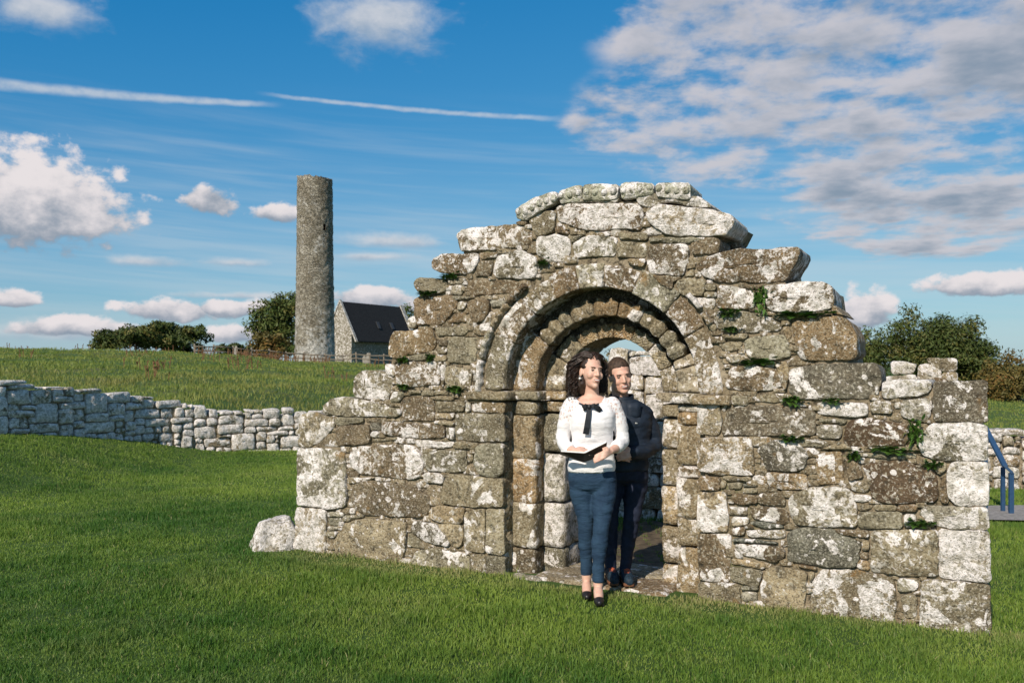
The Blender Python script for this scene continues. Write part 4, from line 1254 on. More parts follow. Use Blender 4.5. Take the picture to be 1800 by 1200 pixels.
wm = MB(); wcen = np.mean(np.array(wc), 0)
V_, F_, _ = rbox(.22, .22, .75, .02, 1, 1, 1); wm.add(V_ + np.array([wcen[0] * .74, wcen[1] * .74, wcen[2]]), F_)
obj('slit_shade', wm.mesh('slit_shade', False, simple('slit_shade_black', (0.012, 0.011, 0.010), 0.9)), tower)  # near-black box, its colour stands in for the shade inside the slit

# ================================================================ roofed stone church beside the tower
ca = Vector((px_at(597, 140.0), 140.0, 0)); cb_ = Vector((px_at(708, 154.5), 154.5, 0))
rd = (cb_ - ca).normalized(); rl = (cb_ - ca).length
church = empty('stone_church', (ca.x, ca.y, gz1(ca.x, ca.y) - 0.2), math.atan2(rd.y, rd.x))
tag(church, 'small stone church with a steep dark slate roof beside the round tower', 'church')
zb = church.location.z; zr = 1.6 + (640 - 531) / 1600 * 140 - zb; ze = 1.6 + (640 - 600) / 1600 * 137 - zb
hw = 2.30; he = 3.00
M_CHURCH = stone_material('church_masonry', 0.35)
def prism(pts, y0, y1, axis):
    V = []; n = len(pts)
    for q in (y0, y1):
        for (a, b_) in pts: V.append((q, a, b_) if axis == 'x' else (a, q, b_))
    F = [tuple(range(n)), tuple(range(n, 2 * n))[::-1]] + [(i, i + n, (i + 1) % n + n, (i + 1) % n) for i in range(n)]
    return V, F
def recalc(me):
    bm = bmesh.new(); bm.from_mesh(me); bmesh.ops.recalc_face_normals(bm, faces=bm.faces[:]); bm.to_mesh(me); bm.free(); return me
slope = (zr - ze) / he
zw = zr - slope * hw
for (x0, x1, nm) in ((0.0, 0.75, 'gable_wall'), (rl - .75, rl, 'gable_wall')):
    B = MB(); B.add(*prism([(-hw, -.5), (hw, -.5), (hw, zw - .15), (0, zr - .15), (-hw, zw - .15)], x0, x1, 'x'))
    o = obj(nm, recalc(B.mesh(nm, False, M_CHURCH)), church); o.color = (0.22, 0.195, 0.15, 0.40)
    B = MB()
    for s in (-1, 1):
        B.add(*prism([(s * (he + .05), ze - .02), (0, zr + .12), (0, zr + .42), (s * (he + .28), ze + .02)], x0 - .06, x1 - .33 if x0 == 0 else x1 + .06, 'x'))
    o = obj('gable_coping', recalc(B.mesh('gable_coping', False, M_CHURCH)), church); o.color = (0.33, 0.31, 0.27, 0.5)
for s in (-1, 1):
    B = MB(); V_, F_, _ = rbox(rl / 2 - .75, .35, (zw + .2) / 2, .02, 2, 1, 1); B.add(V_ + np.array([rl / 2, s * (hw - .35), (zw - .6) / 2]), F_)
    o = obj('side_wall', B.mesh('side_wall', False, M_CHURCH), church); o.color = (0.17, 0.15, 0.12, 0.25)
    B = MB(); B.add(*prism([(s * he, ze), (0, zr), (0, zr + .14), (s * he, ze + .14)], .34, rl - .02, 'x'))
    rf = obj('roof', recalc(B.mesh('roof', False, M_SLATE)), church)
    if s < 0:
        for k in range(2):                                     # two rooflights on the slope towards the viewer
            B = MB(); t = .55; q = rl * (.45 + .22 * k)
            yy = s * he * t; zz = zr - slope * he * t
            L2 = math.hypot(1, slope); dy, dz = s / L2, -slope / L2; nn = (0, s * slope / L2, 1 / L2)
            V = []
            for off in (.10, .22):
                for (a, b_) in ((-.35, -.6), (.35, -.6), (.35, .6), (-.35, .6)):
                    V.append((q + a, yy + dy * b_ + nn[1] * off, zz + dz * b_ + nn[2] * off))
            F = [(0, 1, 2, 3), (4, 5, 6, 7), (0, 1, 5, 4), (1, 2, 6, 5), (2, 3, 7, 6), (3, 0, 4, 7)]
            B.add(V, F); obj('rooflight', recalc(B.mesh('rooflight', False, simple('rooflight_glass', (0.05, 0.052, 0.055), 0.5, spec=0.2))), church)
# headstones by the church
M_GRAVE = simple('grave_stone', (0.34, 0.30, 0.25), 0.95, 5, 0.3)
for k, (px, D, h, lab) in enumerate(((641, 101, 1.05, 'left of the two small headstones in front of the church wall'), (647, 102, 1.5, 'right and taller of the two small headstones before the church wall'),
                                     (598, 100, 1.0, 'squat pale headstone between the round tower and the church gable'), (413, 78, 1.05, 'pale leaning standing stone at the fence left of the tower'))):
    B = MB(); w = .22 if k < 3 else .14
    B.add(*prism([(-w, -.3), (w, -.3), (w * .95, h * .75), (w * .5, h * .96), (0, h), (-w * .5, h * .96), (-w * .95, h * .75)], -.09, .09, 'y'))
    x = px_at(px, D); o = obj('headstone', recalc(B.mesh('headstone', False, M_GRAVE)), None, (x, D, gz1(x, D) - .05), (0, 0.05 * (k - 1), 0.3))
    tag(o, lab, 'headstone', 'old stones in the field')

# ================================================================ post and rail fence along the crest
fence = empty('post_and_rail_fence', (px_at(340, 84), 84, 0))
tag(fence, 'weathered post and rail fence crossing the field before the tower', 'fence')
fp = [(px_at(342, 84), 84.0), (px_at(520, 92), 92.0), (px_at(600, 93), 93.0), (px_at(700, 88), 88.0)]
fl = [0]
for i in range(3): fl.append(fl[-1] + math.dist(fp[i], fp[i + 1]))
def fat(s): return (float(np.interp(s, fl, [p[0] for p in fp])), float(np.interp(s, fl, [p[1] for p in fp])))
npost = int(fl[-1] / 1.9); prev = None; RF = random.Random(9)
post_me = block_mesh((.075, .075, .85), .02, 1, .01, (2, 2, 4), name='post', mat=M_WOOD)
for i in range(npost + 1):
    x, y = fat(fl[-1] * i / npost); z = gz1(x, y)
    obj('post', post_me, fence, (x - fence.location.x, y - fence.location.y, z + .25), (RF.uniform(-.06, .06), RF.uniform(-.06, .06), RF.uniform(0, 1)))
    if prev:
        for h in (.48, .88):
            if RF.random() < .06: continue
            V_, F_ = tube([(prev[0] - fence.location.x, prev[1] - fence.location.y - .09, prev[2] + h + RF.uniform(-.06, .04)), (x - fence.location.x, y - fence.location.y - .09, z + h + RF.uniform(-.06, .04))], .055, 5)
            B = MB(); B.add(V_, F_); obj('rail', B.mesh('rail', True, M_WOOD), fence)
    prev = (x, y, z)

# ================================================================ trees and bushes
def leaves_mesh(name, clumps, n_leaf, size, seed, mat, up=0.35, fl=0.75):
    R = np.random.RandomState(seed)
    C = np.array([c[:3] for c in clumps]); rad = np.array([c[3] for c in clumps])
    w = rad ** 2; k = R.choice(len(C), n_leaf, p=w / w.sum())
    d = R.normal(size=(n_leaf, 3)); d /= np.linalg.norm(d, axis=1, keepdims=True)
    rr = R.rand(n_leaf) ** 0.45
    P = C[k] + d * (rad[k] * rr)[:, None] * np.array([1, 1, .82])
    nrm = d + R.normal(size=(n_leaf, 3)) * 0.6 + np.array([0, 0, up]); nrm /= np.linalg.norm(nrm, axis=1, keepdims=True)
    a = np.cross(nrm, R.normal(size=(n_leaf, 3))); a /= np.linalg.norm(a, axis=1, keepdims=True); b_ = np.cross(nrm, a)
    s = size * (0.6 + 0.8 * R.rand(n_leaf))
    V = np.stack([P - a * s[:, None], P + b_ * (s * fl * .5)[:, None], P + a * s[:, None], P - b_ * (s * fl * .5)[:, None]], 1).reshape(-1, 3)
    L = np.arange(4 * n_leaf)
    me = fast_mesh(name, V, L, np.full(n_leaf, 4), False, mat)
    ct = R.rand(len(C))[k]
    tint = np.c_[np.clip(0.55 * ct + 0.45 * R.rand(n_leaf), 0, 1), np.clip(0.6 * R.rand(len(C))[k] + 0.45 * R.rand(n_leaf), 0, 1), np.zeros(n_leaf)]
    at = me.attributes.new('tint', 'FLOAT_VECTOR', 'FACE'); at.data.foreach_set('vector', tint.astype(np.float32).ravel())
    return me
def tree(name, cat, label, px, D, w, h, mat, seed, n_clump=46, n_leaf=7000, leaf=0.16, trunk=0.16, lobes_=None, group=None, lift=0.0):
    R = random.Random(seed)
    x = px_at(px, D); z0 = gz1(x, D)
    root = empty(name, (x, D, z0)); tag(root, label, cat, group)
    lob = lobes_ or [(0, 0, .55, .5, .45)]
    clumps = []
    for _ in range(n_clump):
        lx, ly, lz, lw, lh = R.choice(lob)
        for _t in range(40):
            d = Vector((R.gauss(0, 1), R.gauss(0, 1), R.gauss(0, 1))).normalized()
            q = R.uniform(.62, .98)
            p = (lx * w + d.x * lw * w * q, ly * w + d.y * lw * w * q * .8, (lz + d.z * lh * q) * h)
            if p[2] > 0.10 * h + lift * h: break
        clumps.append((*p, R.uniform(.055, .125) * (w + h)))
    # inner mass so that the crown is not hollow
    for (lx, ly, lz, lw, lh) in lob:
        for _ in range(9):
            clumps.append((lx * w + R.uniform(-.4, .4) * lw * w, ly * w, (lz + R.uniform(-.45, .35) * lh) * h, .5 * min(lw * w, lh * h) + .1))
    obj('crown', leaves_mesh('crown', clumps, n_leaf, leaf, seed, mat), root)
    B = MB()
    top = (R.uniform(-.05, .05) * w, 0, h * .55)
    B.add(*tube([(0, 0, -.3), (.02 * w, 0, h * .22), (top[0], 0, top[2])], [trunk * 1.3, trunk, trunk * .45], 7))
    for c in R.sample(clumps, min(14, len(clumps))):
        B.add(*tube([(.02 * w * R.uniform(.3, 1), 0, h * R.uniform(.12, .4)), (c[0] * .55, c[1] * .55, c[2] * .6 + .1 * h), c[:3]], [trunk * .5, trunk * .3, .02], 5))
    obj('trunk', B.mesh('trunk', True, M_BARK), root)
    return root
def mpx(n, D): return n / 1600.0 * D
G1 = 'bushes and trees along the field edge'
tree('bush', 'bush', 'left and lower half of the dark rounded thicket on the skyline left of the tower', 238, 92, mpx(66, 92), mpx(66, 92), M_LEAF_DARK, 1, 60, 9000, .20, .1,
     [(0, 0, .40, .95, .42), (.45, 0, .52, .6, .42), (-.6, 0, .32, .55, .32)], G1)
tree('bush', 'bush', 'right half of the dark rounded thicket on the skyline, nearest the tower', 322, 93, mpx(52, 93), mpx(66, 93), M_LEAF_DARK, 2, 54, 8000, .20, .1,
     [(0, 0, .46, .92, .46), (-.5, 0, .5, .6, .42)], G1)
tree('ash_tree', 'tree', 'broad green tree standing directly left of the round tower', 487, 116, mpx(62, 116), mpx(128, 116), M_LEAF_MID, 3, 64, 9500, .26, .22,
     [(.15, 0, .62, .78, .36), (-.40, 0, .52, .42, .22), (.35, 0, .75, .5, .22), (.1, 0, .3, .8, .28)], G1, .05)
tree('bush', 'bush', 'low olive bush at the foot of the tree left of the tower', 470, 108, mpx(40, 108), mpx(62, 108), M_LEAF_RUST, 4, 40, 4500, .22, .1, [(0, 0, .42, .95, .42)], G1)
tree('bush', 'bush', 'small dark shrub between the thicket and the tree, beside the fence', 412, 100, mpx(34, 100), mpx(30, 100), M_LEAF_DARK, 5, 30, 3000, .2, .08, [(0, 0, .42, 1.0, .42)], G1)
tree('bush', 'bush', 'small tree top peeping out right of the church roof', 722, 172, mpx(26, 172), mpx(112, 172), M_LEAF_MID, 6, 30, 3000, .26, .14, [(0, 0, .6, .95, .4)], G1)
tree('bush', 'bush', 'tall dark evergreen-looking bush, the largest at the right behind the ruin', 1632, 47, mpx(92, 47), mpx(158, 47), M_LEAF_DARK, 7, 150, 30000, .095, .12,
     [(-.25, 0, .60, .62, .38), (.38, 0, .58, .62, .34), (0, 0, .35, 1.1, .33), (.75, 0, .38, .5, .30)], G1)
tree('bush', 'bush', 'lighter green bush close behind the right shoulder of the ruin', 1520, 49, mpx(44, 49), mpx(112, 49), M_LEAF_MID, 8, 60, 9500, .10, .1, [(0, 0, .5, .95, .46)], G1)
tree('bush', 'bush', 'rusty brown autumn bush at the right edge of the view', 1790, 42, mpx(72, 42), mpx(88, 42), M_LEAF_RUST, 9, 74, 11000, .085, .08,
     [(0, 0, .48, .95, .48), (-.6, 0, .36, .55, .34), (.7, 0, .5, .6, .45)], G1)
tree('bush', 'bush', 'olive bush seen through the arch to the left, above the woman', 1060, 36, mpx(34, 36), mpx(88, 36), M_LEAF_RUST, 10, 36, 4500, .075, .06, [(0, 0, .52, .95, .46)], G1)
tree('bush', 'bush', 'olive bush seen through the arch to the right, above the man', 1130, 33, mpx(40, 33), mpx(80, 33), M_LEAF_RUST, 11, 44, 5500, .07, .06, [(0, 0, .5, .95, .46)], G1)

# ================================================================ grass
def blades(name, X, Y, H_, W_, seed, mat, dry=None, lean=0.5, two=True):
    R = np.random.RandomState(seed); n = len(X)
    Z = gz(X, Y) - 0.004
    th = R.rand(n) * 2 * math.pi
    wx, wy = np.cos(th) * W_, np.sin(th) * W_
    ph = R.rand(n) * 2 * math.pi; ln = np.abs(R.normal(0, lean, n)) * H_
    lx, ly = np.cos(ph) * ln, np.sin(ph) * ln
    base = np.c_[X, Y, Z]
    if two:
        V = np.stack([base - np.c_[wx, wy, np.zeros(n)], base + np.c_[wx, wy, np.zeros(n)],
                      base + np.c_[lx * .35 + wx * .75, ly * .35 + wy * .75, H_ * .58], base + np.c_[lx * .35 - wx * .75, ly * .35 - wy * .75, H_ * .58],
                      base + np.c_[lx, ly, H_ * .97]], 1).reshape(-1, 3)
        k = np.arange(n) * 5
        loops = np.c_[k, k + 1, k + 2, k + 3, k + 3, k + 2, k + 4].ravel(); sizes = np.tile([4, 3], n); rep = 2
    else:
        V = np.stack([base - np.c_[wx, wy, np.zeros(n)], base + np.c_[wx, wy, np.zeros(n)], base + np.c_[lx, ly, H_]], 1).reshape(-1, 3)
        loops = np.arange(3 * n); sizes = np.full(n, 3); rep = 1
    me = fast_mesh(name, V, loops, sizes, False, mat)
    pn = fbm(np.c_[X * .55, Y * .75, np.zeros(n)], 14, 4) * .55 + .42 + .28 * np.clip((Y - 6.5) / 8, 0, 1)  # tint lightens with distance, putting sunlit blade tips into the colour
    cl = fbm(np.c_[X * 4.6, Y * 4.6, np.zeros(n)], 51, 2)
    pn = pn - .30 * cl + .12 * np.clip(X / 3, -1, 1)
    yl = np.clip(fbm(np.c_[X * 1.3, Y * 1.8, np.full(n, 4.0)], 61, 3) - .35, 0, 1) * .35 if dry is not None else 0
    dry = np.clip(dry + yl * R.rand(n), 0, 1)
    t = np.c_[np.clip(.25 * R.rand(n) + .75 * pn + R.normal(0, .12, n), 0, 1), np.clip(dry if dry is not None else np.zeros(n), 0, 1), np.zeros(n)]
    t[:, 1] = np.where(R.rand(n) < .05, np.maximum(t[:, 1], R.rand(n) * .8), t[:, 1])
    at = me.attributes.new('tint', 'FLOAT_VECTOR', 'FACE'); at.data.foreach_set('vector', np.repeat(t, rep, 0).astype(np.float32).ravel())
    return me
RG = np.random.RandomState(77)
WALLP = np.array([(-9.15, 12.4), (-8.25, 14.4), (-6.85, 17.35), (-6.05, 17.95), (-4.3, 18.75), (-1.6, 19.7), (20, 20.5)])
def lawn_keep(X, Y):
    u, d = to_ruin(X, Y)
    inr = (u > -.02) & (u < 5.34) & (d > -0.015) & (d < .80)
    thr = ((u > 2.28) & (u < 3.40) & (d > -.13) & (d < .9))
    lim = np.interp(X, WALLP[:, 0], WALLP[:, 1])
    path = (Y > 9.35) & (Y < 10.45) & (X > 4.2)
    rock = ((X + 2.06) / .15) ** 2 + ((Y - 7.93) / .12) ** 2 < 1
    inr = inr | ((u > 2.15) & (u < 3.6) & (d > .6) & (d < 2.95) & (np.sin(X * 37) + np.sin(Y * 41) < 1.2))
    return ~inr & ~thr & (Y < lim - .02) & ~path & ~rock
def scatter(n, d0, d1, pw):
    # depth distribution and width follow the view cone, plus a margin at the sides
    t = RG.rand(n); e = 2 - pw
    D = (d0 ** e + t * (d1 ** e - d0 ** e)) ** (1 / e)
    X = (RG.rand(n) * 2 - 1) * (D * .62 + .3)
    return X, D
X, Y = scatter(680000, 4.25, 20.0, 1.35)
k = lawn_keep(X, Y); X, Y = X[k], Y[k]
n = len(X)
u, d = to_ruin(X, Y)
nearwall = np.exp(-np.clip(-d, 0, 9) / .13) * ((u > -.1) & (u < 5.5) & (d < .05))
patch = fbm(np.c_[X * 1.7, Y * 1.7, np.zeros(n)], 33, 3)
strip = np.exp(-((-d - .16) / .20) ** 2) * ((u > -.2) & (u < 6)) * np.clip(patch + .45, 0, 1)
Hb = (0.023 + 0.015 * RG.rand(n) + 0.009 * patch) * (1 - .45 * np.clip(strip, 0, 1)) + 0.030 * nearwall * RG.rand(n)
clump = fbm(np.c_[X * 4.6, Y * 4.6, np.zeros(n)], 51, 2)
Hb = Hb * np.clip(1 + .55 * clump, .5, 1.7)
Hb = np.where(RG.rand(n) < .012, Hb * 1.9, Hb)
Wb = 0.0013 + 0.00019 * Y + 0.0006 * RG.rand(n)
dryv = np.clip(.85 * strip * RG.rand(n) + .85 * nearwall * RG.rand(n), 0, 1)
near = Y < 8.5
lawn = obj('lawn_grass', blades('lawn_grass', X[near], Y[near], Hb[near], Wb[near], 5, M_LAWN, dryv[near], .55, True))
tag(lawn, 'short mown green grass of the lawn around the ruin', 'grass', None, 'stuff')
far = ~near
lawn2 = obj('lawn_grass', blades('lawn_grass', X[far], Y[far], Hb[far] * 1.15, Wb[far] * 1.25, 6, M_LAWN, dryv[far], .5, False))
tag(lawn2, 'short mown green grass of the lawn farther from the viewer', 'grass', None, 'stuff')
# rough meadow behind the boundary walls
X, Y = scatter(150000, 13.0, 84.0, 1.55)
lim = np.interp(X, WALLP[:, 0], WALLP[:, 1]); lim = np.where(X > 3.5, 12.7, lim)
k = (Y > lim + .35) & ~((X > -2.2) & (X < 3.4) & (Y < 12)); X, Y = X[k], Y[k]; n = len(X)
pt = fbm(np.c_[X * .16, Y * .16, np.zeros(n)], 3, 3); pf = fbm(np.c_[X * .9, Y * .5, np.zeros(n)], 9, 2)
Hm = (.07 + .10 * RG.rand(n) + .07 * np.clip(pf, -.5, 1)) * np.where(X > 3.5, .6, 1)
Wm = .004 + .00042 * Y
mead = obj('meadow_grass', blades('meadow_grass', X, Y, Hm, Wm, 8, M_MEADOW, np.clip(.16 + .45 * pt + .30 * pf + RG.normal(0, .2, n), 0, 1) * .62, .55, False))
tag(mead, 'rough tussocky meadow grass on the rising field behind the walls', 'grass', None, 'stuff')
# withered dock and thistle stalks standing in the meadow
M_STALK = simple('withered_stalks', (0.14, 0.075, 0.038), 0.95, 20, 0.4)
def stalks(seed, n):
    R = np.random.RandomState(seed); B_V = []; loops = []; sizes = []
    spots = [(R.rand() * 2 - 1, 20 + 62 * R.rand() ** .6) for _ in range(26)] + [(-.58 + .26 * R.rand(), 74 + 8 * R.rand()) for _ in range(26)]
    for (a, D) in spots:
        cx = a * D * .6 if abs(a) > .0 else 0
        if cx > -2: cx = -abs(cx) - 3
        for _ in range(n):
            x = cx + R.normal(0, .45); y = D + R.normal(0, .5); z = gz1(x, y); h = .25 + .45 * R.rand(); w = .010 + .0002 * D
            dx, dy = R.normal(0, .10, 2)
            m = len(B_V)
            B_V += [(x - w, y, z), (x + w, y, z), (x + dx + w, y + dy, z + h), (x + dx - w, y + dy, z + h)]
            loops += [m, m + 1, m + 2, m + 3]; sizes.append(4)
            for q in range(5):
                t = .45 + .55 * R.rand(); px_, py_, pz = x + dx * t, y + dy * t, z + h * t; s = .03 + .05 * R.rand()
                m = len(B_V); th = R.rand() * 6.28
                B_V += [(px_, py_, pz), (px_ + s * math.cos(th), py_ + s * math.sin(th), pz + s), (px_ + s * .4, py_, pz + s * 1.6)]
                loops += [m, m + 1, m + 2]; sizes.append(3)
    return fast_mesh('withered_stalks', np.array(B_V), np.array(loops), np.array(sizes), False, M_STALK)
st_ = obj('withered_stalks', stalks(4, 6)); tag(st_, 'withered brown dock stalks scattered in the meadow grass', 'weeds', None, 'stuff')

# ================================================================ small things
# boulder at the left foot of the ruin
def boulder():
    def shp(V):
        t = V.copy(); k = (t[:, 2] + .17) / .34
        t[:, 0] *= 1.10 - .45 * np.clip(k, 0, 1) ** 1.5; t[:, 1] *= 1.1 - .40 * np.clip(k, 0, 1) ** 1.5
        t[:, 2] += .16 * t[:, 0] * np.clip(k, 0, 1)
        return t
    me = block_mesh((.19, .15, .16), .045, 3.3, .018, (14, 12, 12), shp, 'boulder', M_STONE)
    o = obj('boulder', me, None, (-2.07, 7.95, .085), (.05, .0, .35)); o.color = (.36, .32, .25, .74)
    tag(o, 'low white-lichened boulder lying in the grass at the left foot of the ruin', 'boulder')
boulder()
# trodden earth inside the doorway
def earth_floor():
    V = []; F = []; n = 16
    for i in range(n + 1):
        for j in range(n + 1):
            u = 2.0 + 1.75 * i / n; d = .70 + 2.25 * j / n
            p = ruin_pt(u, d, 0); V.append((p.x, p.y, gz1(p.x, p.y) + .010 + .012 * math.sin(u * 9 + d * 7) * math.sin(d * 11)))
    for i in range(n):
        for j in range(n): F.append((i * (n + 1) + j, (i + 1) * (n + 1) + j, (i + 1) * (n + 1) + j + 1, i * (n + 1) + j + 1))
    tag(obj('earth_floor', mesh_np('earth_floor', V, F, True, M_EARTH)), 'bare trodden earth inside the doorway of the ruin', None, None, 'structure')
earth_floor()
# path and handrail at the right edge
def path():
    xs = np.linspace(4.3, 16, 40); V = []; F = []
    for i, x in enumerate(xs):
        for y in (9.35 + .05 * math.sin(x * 3), 9.75, 10.1, 10.45 + .05 * math.sin(x * 2.3)):
            V.append((x, y, gz1(x, y) + .03))
    for i in range(len(xs) - 1):
        for k in range(3): F.append((i * 4 + k, i * 4 + 4 + k, i * 4 + 5 + k, i * 4 + 1 + k))
    o = obj('path', mesh_np('path', V, F, True, M_PATH)); tag(o, 'grey gravel path crossing the lawn at the right', None, None, 'structure')
path()
def handrail():
    D = 9.85
    P = lambda px, py, d: Vector((px_at(px, d), d, 1.6 - (py - 640) / 1600 * d))
    root = empty('blue_handrail', P(1770, 900, D)); root.location.z = gz1(root.location.x, D) + .03
    tag(root, 'blue painted steel handrail with two posts beside the grey path', 'handrail')
    o = root.location
    def bar(name, pts, w, t):
        B = MB()
        for a, c in zip(pts[:-1], pts[1:]):
            a, c = Vector(a) - o, Vector(c) - o; d = (c - a); L = d.length; q = d.to_track_quat('Z', 'Y').to_matrix()
            V, F, _ = rbox(w, t, L / 2 + w * .5, .006, 1, 1, 2)
            B.add([q @ Vector(v) + (a + c) / 2 for v in V], F)
        obj(name, B.mesh(name, False, M_RAIL), root)
    a, b_, c = P(1732, 752, D + .35), P(1766, 818, D), P(1777.5, 829, D - .02)
    f1 = P(1763, 900, D + .16); f2 = P(1777.5, 902, D - .02); f1.z = gz1(f1.x, f1.y); f2.z = gz1(f2.x, f2.y)
    bar('top_rail', [a, b_, c], .030, .016)
    bar('post', [f2, c - Vector((0, 0, .02))], .026, .016)
    bar('post', [f1, P(1763, 822, D + .16)], .022, .016)
    f0 = Vector((a.x, a.y, gz1(a.x, a.y))); bar('post', [f0, a - Vector((0, 0, .02))], .022, .016)
handrail()
# ferns and rue growing out of the joints
def fern_mesh(seed, n):
    R = np.random.RandomState(seed); V = []; sizes = []; loops = []; tint = []
    for _ in range(n):
        a = R.uniform(-math.pi, 0); el = R.uniform(-.5, 1.1); L = R.uniform(.018, .052)
        d = np.array([math.cos(a) * math.cos(el), math.sin(a) * math.cos(el) * .8, math.sin(el)])
        s = np.cross(d, [0, 0, 1.0]); s /= max(1e-6, np.linalg.norm(s)); tn = [R.rand(), R.rand() * .8, 0]
        o0 = R.normal(0, .020, 3) * np.array([1.6, .3, 1.0])
        for q in np.linspace(.25, 1, 5):
            p = o0 + d * L * q - np.array([0, 0, .25 * L * q * q])
            for sg in (-1, 1):
                w = .012 * (1.25 - q); m = len(V)
                t_ = p + s * sg * w * 1.6 + d * .006
                V += [p - d * .006, t_ - d * .002, p + d * .010]; loops += [m, m + 1, m + 2]; sizes.append(3); tint.append(tn)
    me = fast_mesh('fern', np.array(V), np.array(loops), np.array(sizes), False, M_FERN)
    at = me.attributes.new('tint', 'FLOAT_VECTOR', 'FACE'); at.data.foreach_set('vector', np.array(tint, np.float32).ravel())
    return me
FERN = [fern_mesh(s, 90) for s in (1, 2, 3)]
for k, (u, z, sx, sz, lab) in enumerate(FERNS):
    c = ruin_pt(u, -.012, z)
    o = obj('wall_fern', FERN[k % 3], None, c, (0, 0, RUIN_A)); o.scale = (sx * .8, .8, sz * .75)
    tag(o, lab, 'fern', 'small ferns rooted in the joints of the ruin')

# ================================================================ people
def skin_mat(name, colr, red):
    m, b, bs = new_mat(name)
    tc = b.n('ShaderNodeTexCoord'); n = b.noise(tc.outputs['Object'], 22, 4, 0.6)
    b.put(bs.inputs['Base Color'], b.mix(b.ss(n, 0.4, 0.7), colr, red))
    bs.inputs['Roughness'].default_value = 0.5; bs.inputs['Specular IOR Level'].default_value = 0.35
    bs.inputs['Subsurface Weight'].default_value = 0.12; bs.inputs['Subsurface Radius'].default_value = (0.012, 0.005, 0.003); bs.inputs['Subsurface Scale'].default_value = 0.5
    return m
M_SKIN_W = skin_mat('fair_skin', (0.66, 0.415, 0.315), (0.64, 0.36, 0.27))
M_SKIN_M = skin_mat('ruddy_skin', (0.68, 0.41, 0.31), (0.66, 0.35, 0.26))
M_HAIR_W = simple('dark_curls', (0.032, 0.017, 0.011), 0.42, 40, 0.5, spec=0.5)
M_HAIR_M = simple('short_brown_hair', (0.055, 0.032, 0.020), 0.7, 60, 0.5, 0.8, 0.006, spec=0.4)
M_EYE = simple('eye', (0.045, 0.03, 0.025), 0.3, spec=0.5)
M_BROW = simple('brow', (0.05, 0.028, 0.02), 0.8)
M_LIP = simple('lips', (0.50, 0.20, 0.17), 0.45, spec=0.4)
M_TEETH = simple('teeth', (0.78, 0.74, 0.68), 0.3, spec=0.5)
M_PEARL = simple('pearl', (0.80, 0.77, 0.72), 0.2, spec=0.6)
M_RIBBON = simple('black_ribbon', (0.013, 0.014, 0.017), 0.45, 60, 0.3, 0.2, 0.002, spec=0.4)
M_JACKET = simple('navy_jacket', (0.011, 0.019, 0.034), 0.62, 16, 0.25, 0.35, 0.012, spec=0.35)
M_TROUSER = simple('navy_trousers', (0.017, 0.022, 0.042), 0.8, 24, 0.25, 0.35, 0.008)
M_SHOE_W = simple('black_flats', (0.014, 0.012, 0.013), 0.4, spec=0.45)
M_SHOE_M = simple('dark_trainer', (0.016, 0.030, 0.045), 0.6, 60, 0.4, 0.3, 0.003)
M_LACE_M = simple('orange_laces', (0.62, 0.13, 0.05), 0.7)
M_SOLE = simple('trainer_sole', (0.16, 0.07, 0.035), 0.8)
M_COVER = simple('brown_book_cover', (0.050, 0.028, 0.022), 0.55, 30, 0.25, 0.2, 0.002)
M_PAGE = simple('book_pages', (0.78, 0.76, 0.72), 0.85, 90, 0.06, 0.2, 0.001)
def denim():
    m, b, bs = new_mat('dark_blue_denim')
    tc = b.n('ShaderNodeTexCoord'); P = tc.outputs['Object']; x, y, z = b.sep(P)
    n = b.noise(P, 9, 5, 0.6); f = b.noise(P, 220, 2, 0.6)
    # whiskers and creases run across the leg
    cr = b.noise(b.xyz(b.mul(x, 11), b.mul(y, 7), b.mul(z, 34)), 1.0, 4, 0.6, 1.2)
    c = b.mix(b.ss(n, 0.35, 0.7), (0.013, 0.032, 0.064), (0.025, 0.057, 0.100))
    c = b.mix(b.mul(b.ss(cr, 0.58, 0.75), 0.28), c, (0.055, 0.105, 0.160))
    c = b.mix(b.mul(b.ss(f, 0.45, 0.7), 0.25), c, (0.022, 0.045, 0.072))
    b.put(bs.inputs['Base Color'], c); bs.inputs['Roughness'].default_value = 0.85
    bump(b, bs, b.add(b.mul(cr, 1.0), b.mul(f, 0.12)), 0.7, 0.012)
    return m
M_DENIM = denim()
def knit():
    m, b, bs = new_mat('white_knit_with_lace')
    tc = b.n('ShaderNodeTexCoord'); P = tc.outputs['Object']; x, y, z = b.sep(P)
    v = b.voro(b.vm('MULTIPLY', P, (1, 1, .75)), 62, 'F1')
    v2 = b.voro(P, 120, 'DISTANCE_TO_EDGE')
    # open-work yoke over both shoulders and the upper sleeves
    ax = b.m('ABSOLUTE', b.add(x, 0.0))
    zone = b.mul(b.ss(b.add(ax, b.mul(b.sub(z, 1.25), 0.55)), 0.118, 0.150), b.ss(b.sub(z, b.mul(ax, 0.2)), 1.10, 1.19))
    hole = b.mul(b.mul(b.ss(v, 0.42, 0.30), b.ss(v2, 0.02, 0.09)), zone)
    c = b.mix(b.mul(hole, 0.8), (0.80, 0.77, 0.765), (0.63, 0.37, 0.28))
    b.put(bs.inputs['Base Color'], c); bs.inputs['Roughness'].default_value = 0.95
    fold = b.noise(b.xyz(b.mul(x, 13), b.mul(y, 13), b.mul(z, 30)), 1.0, 4, 0.6, 0.9)
    bump(b, bs, b.add(b.mul(fold, 1.0), b.add(b.mul(b.noise(P, 300, 1), 0.05), b.mul(hole, -0.25))), 0.55, 0.014)
    return m
M_KNIT = knit()

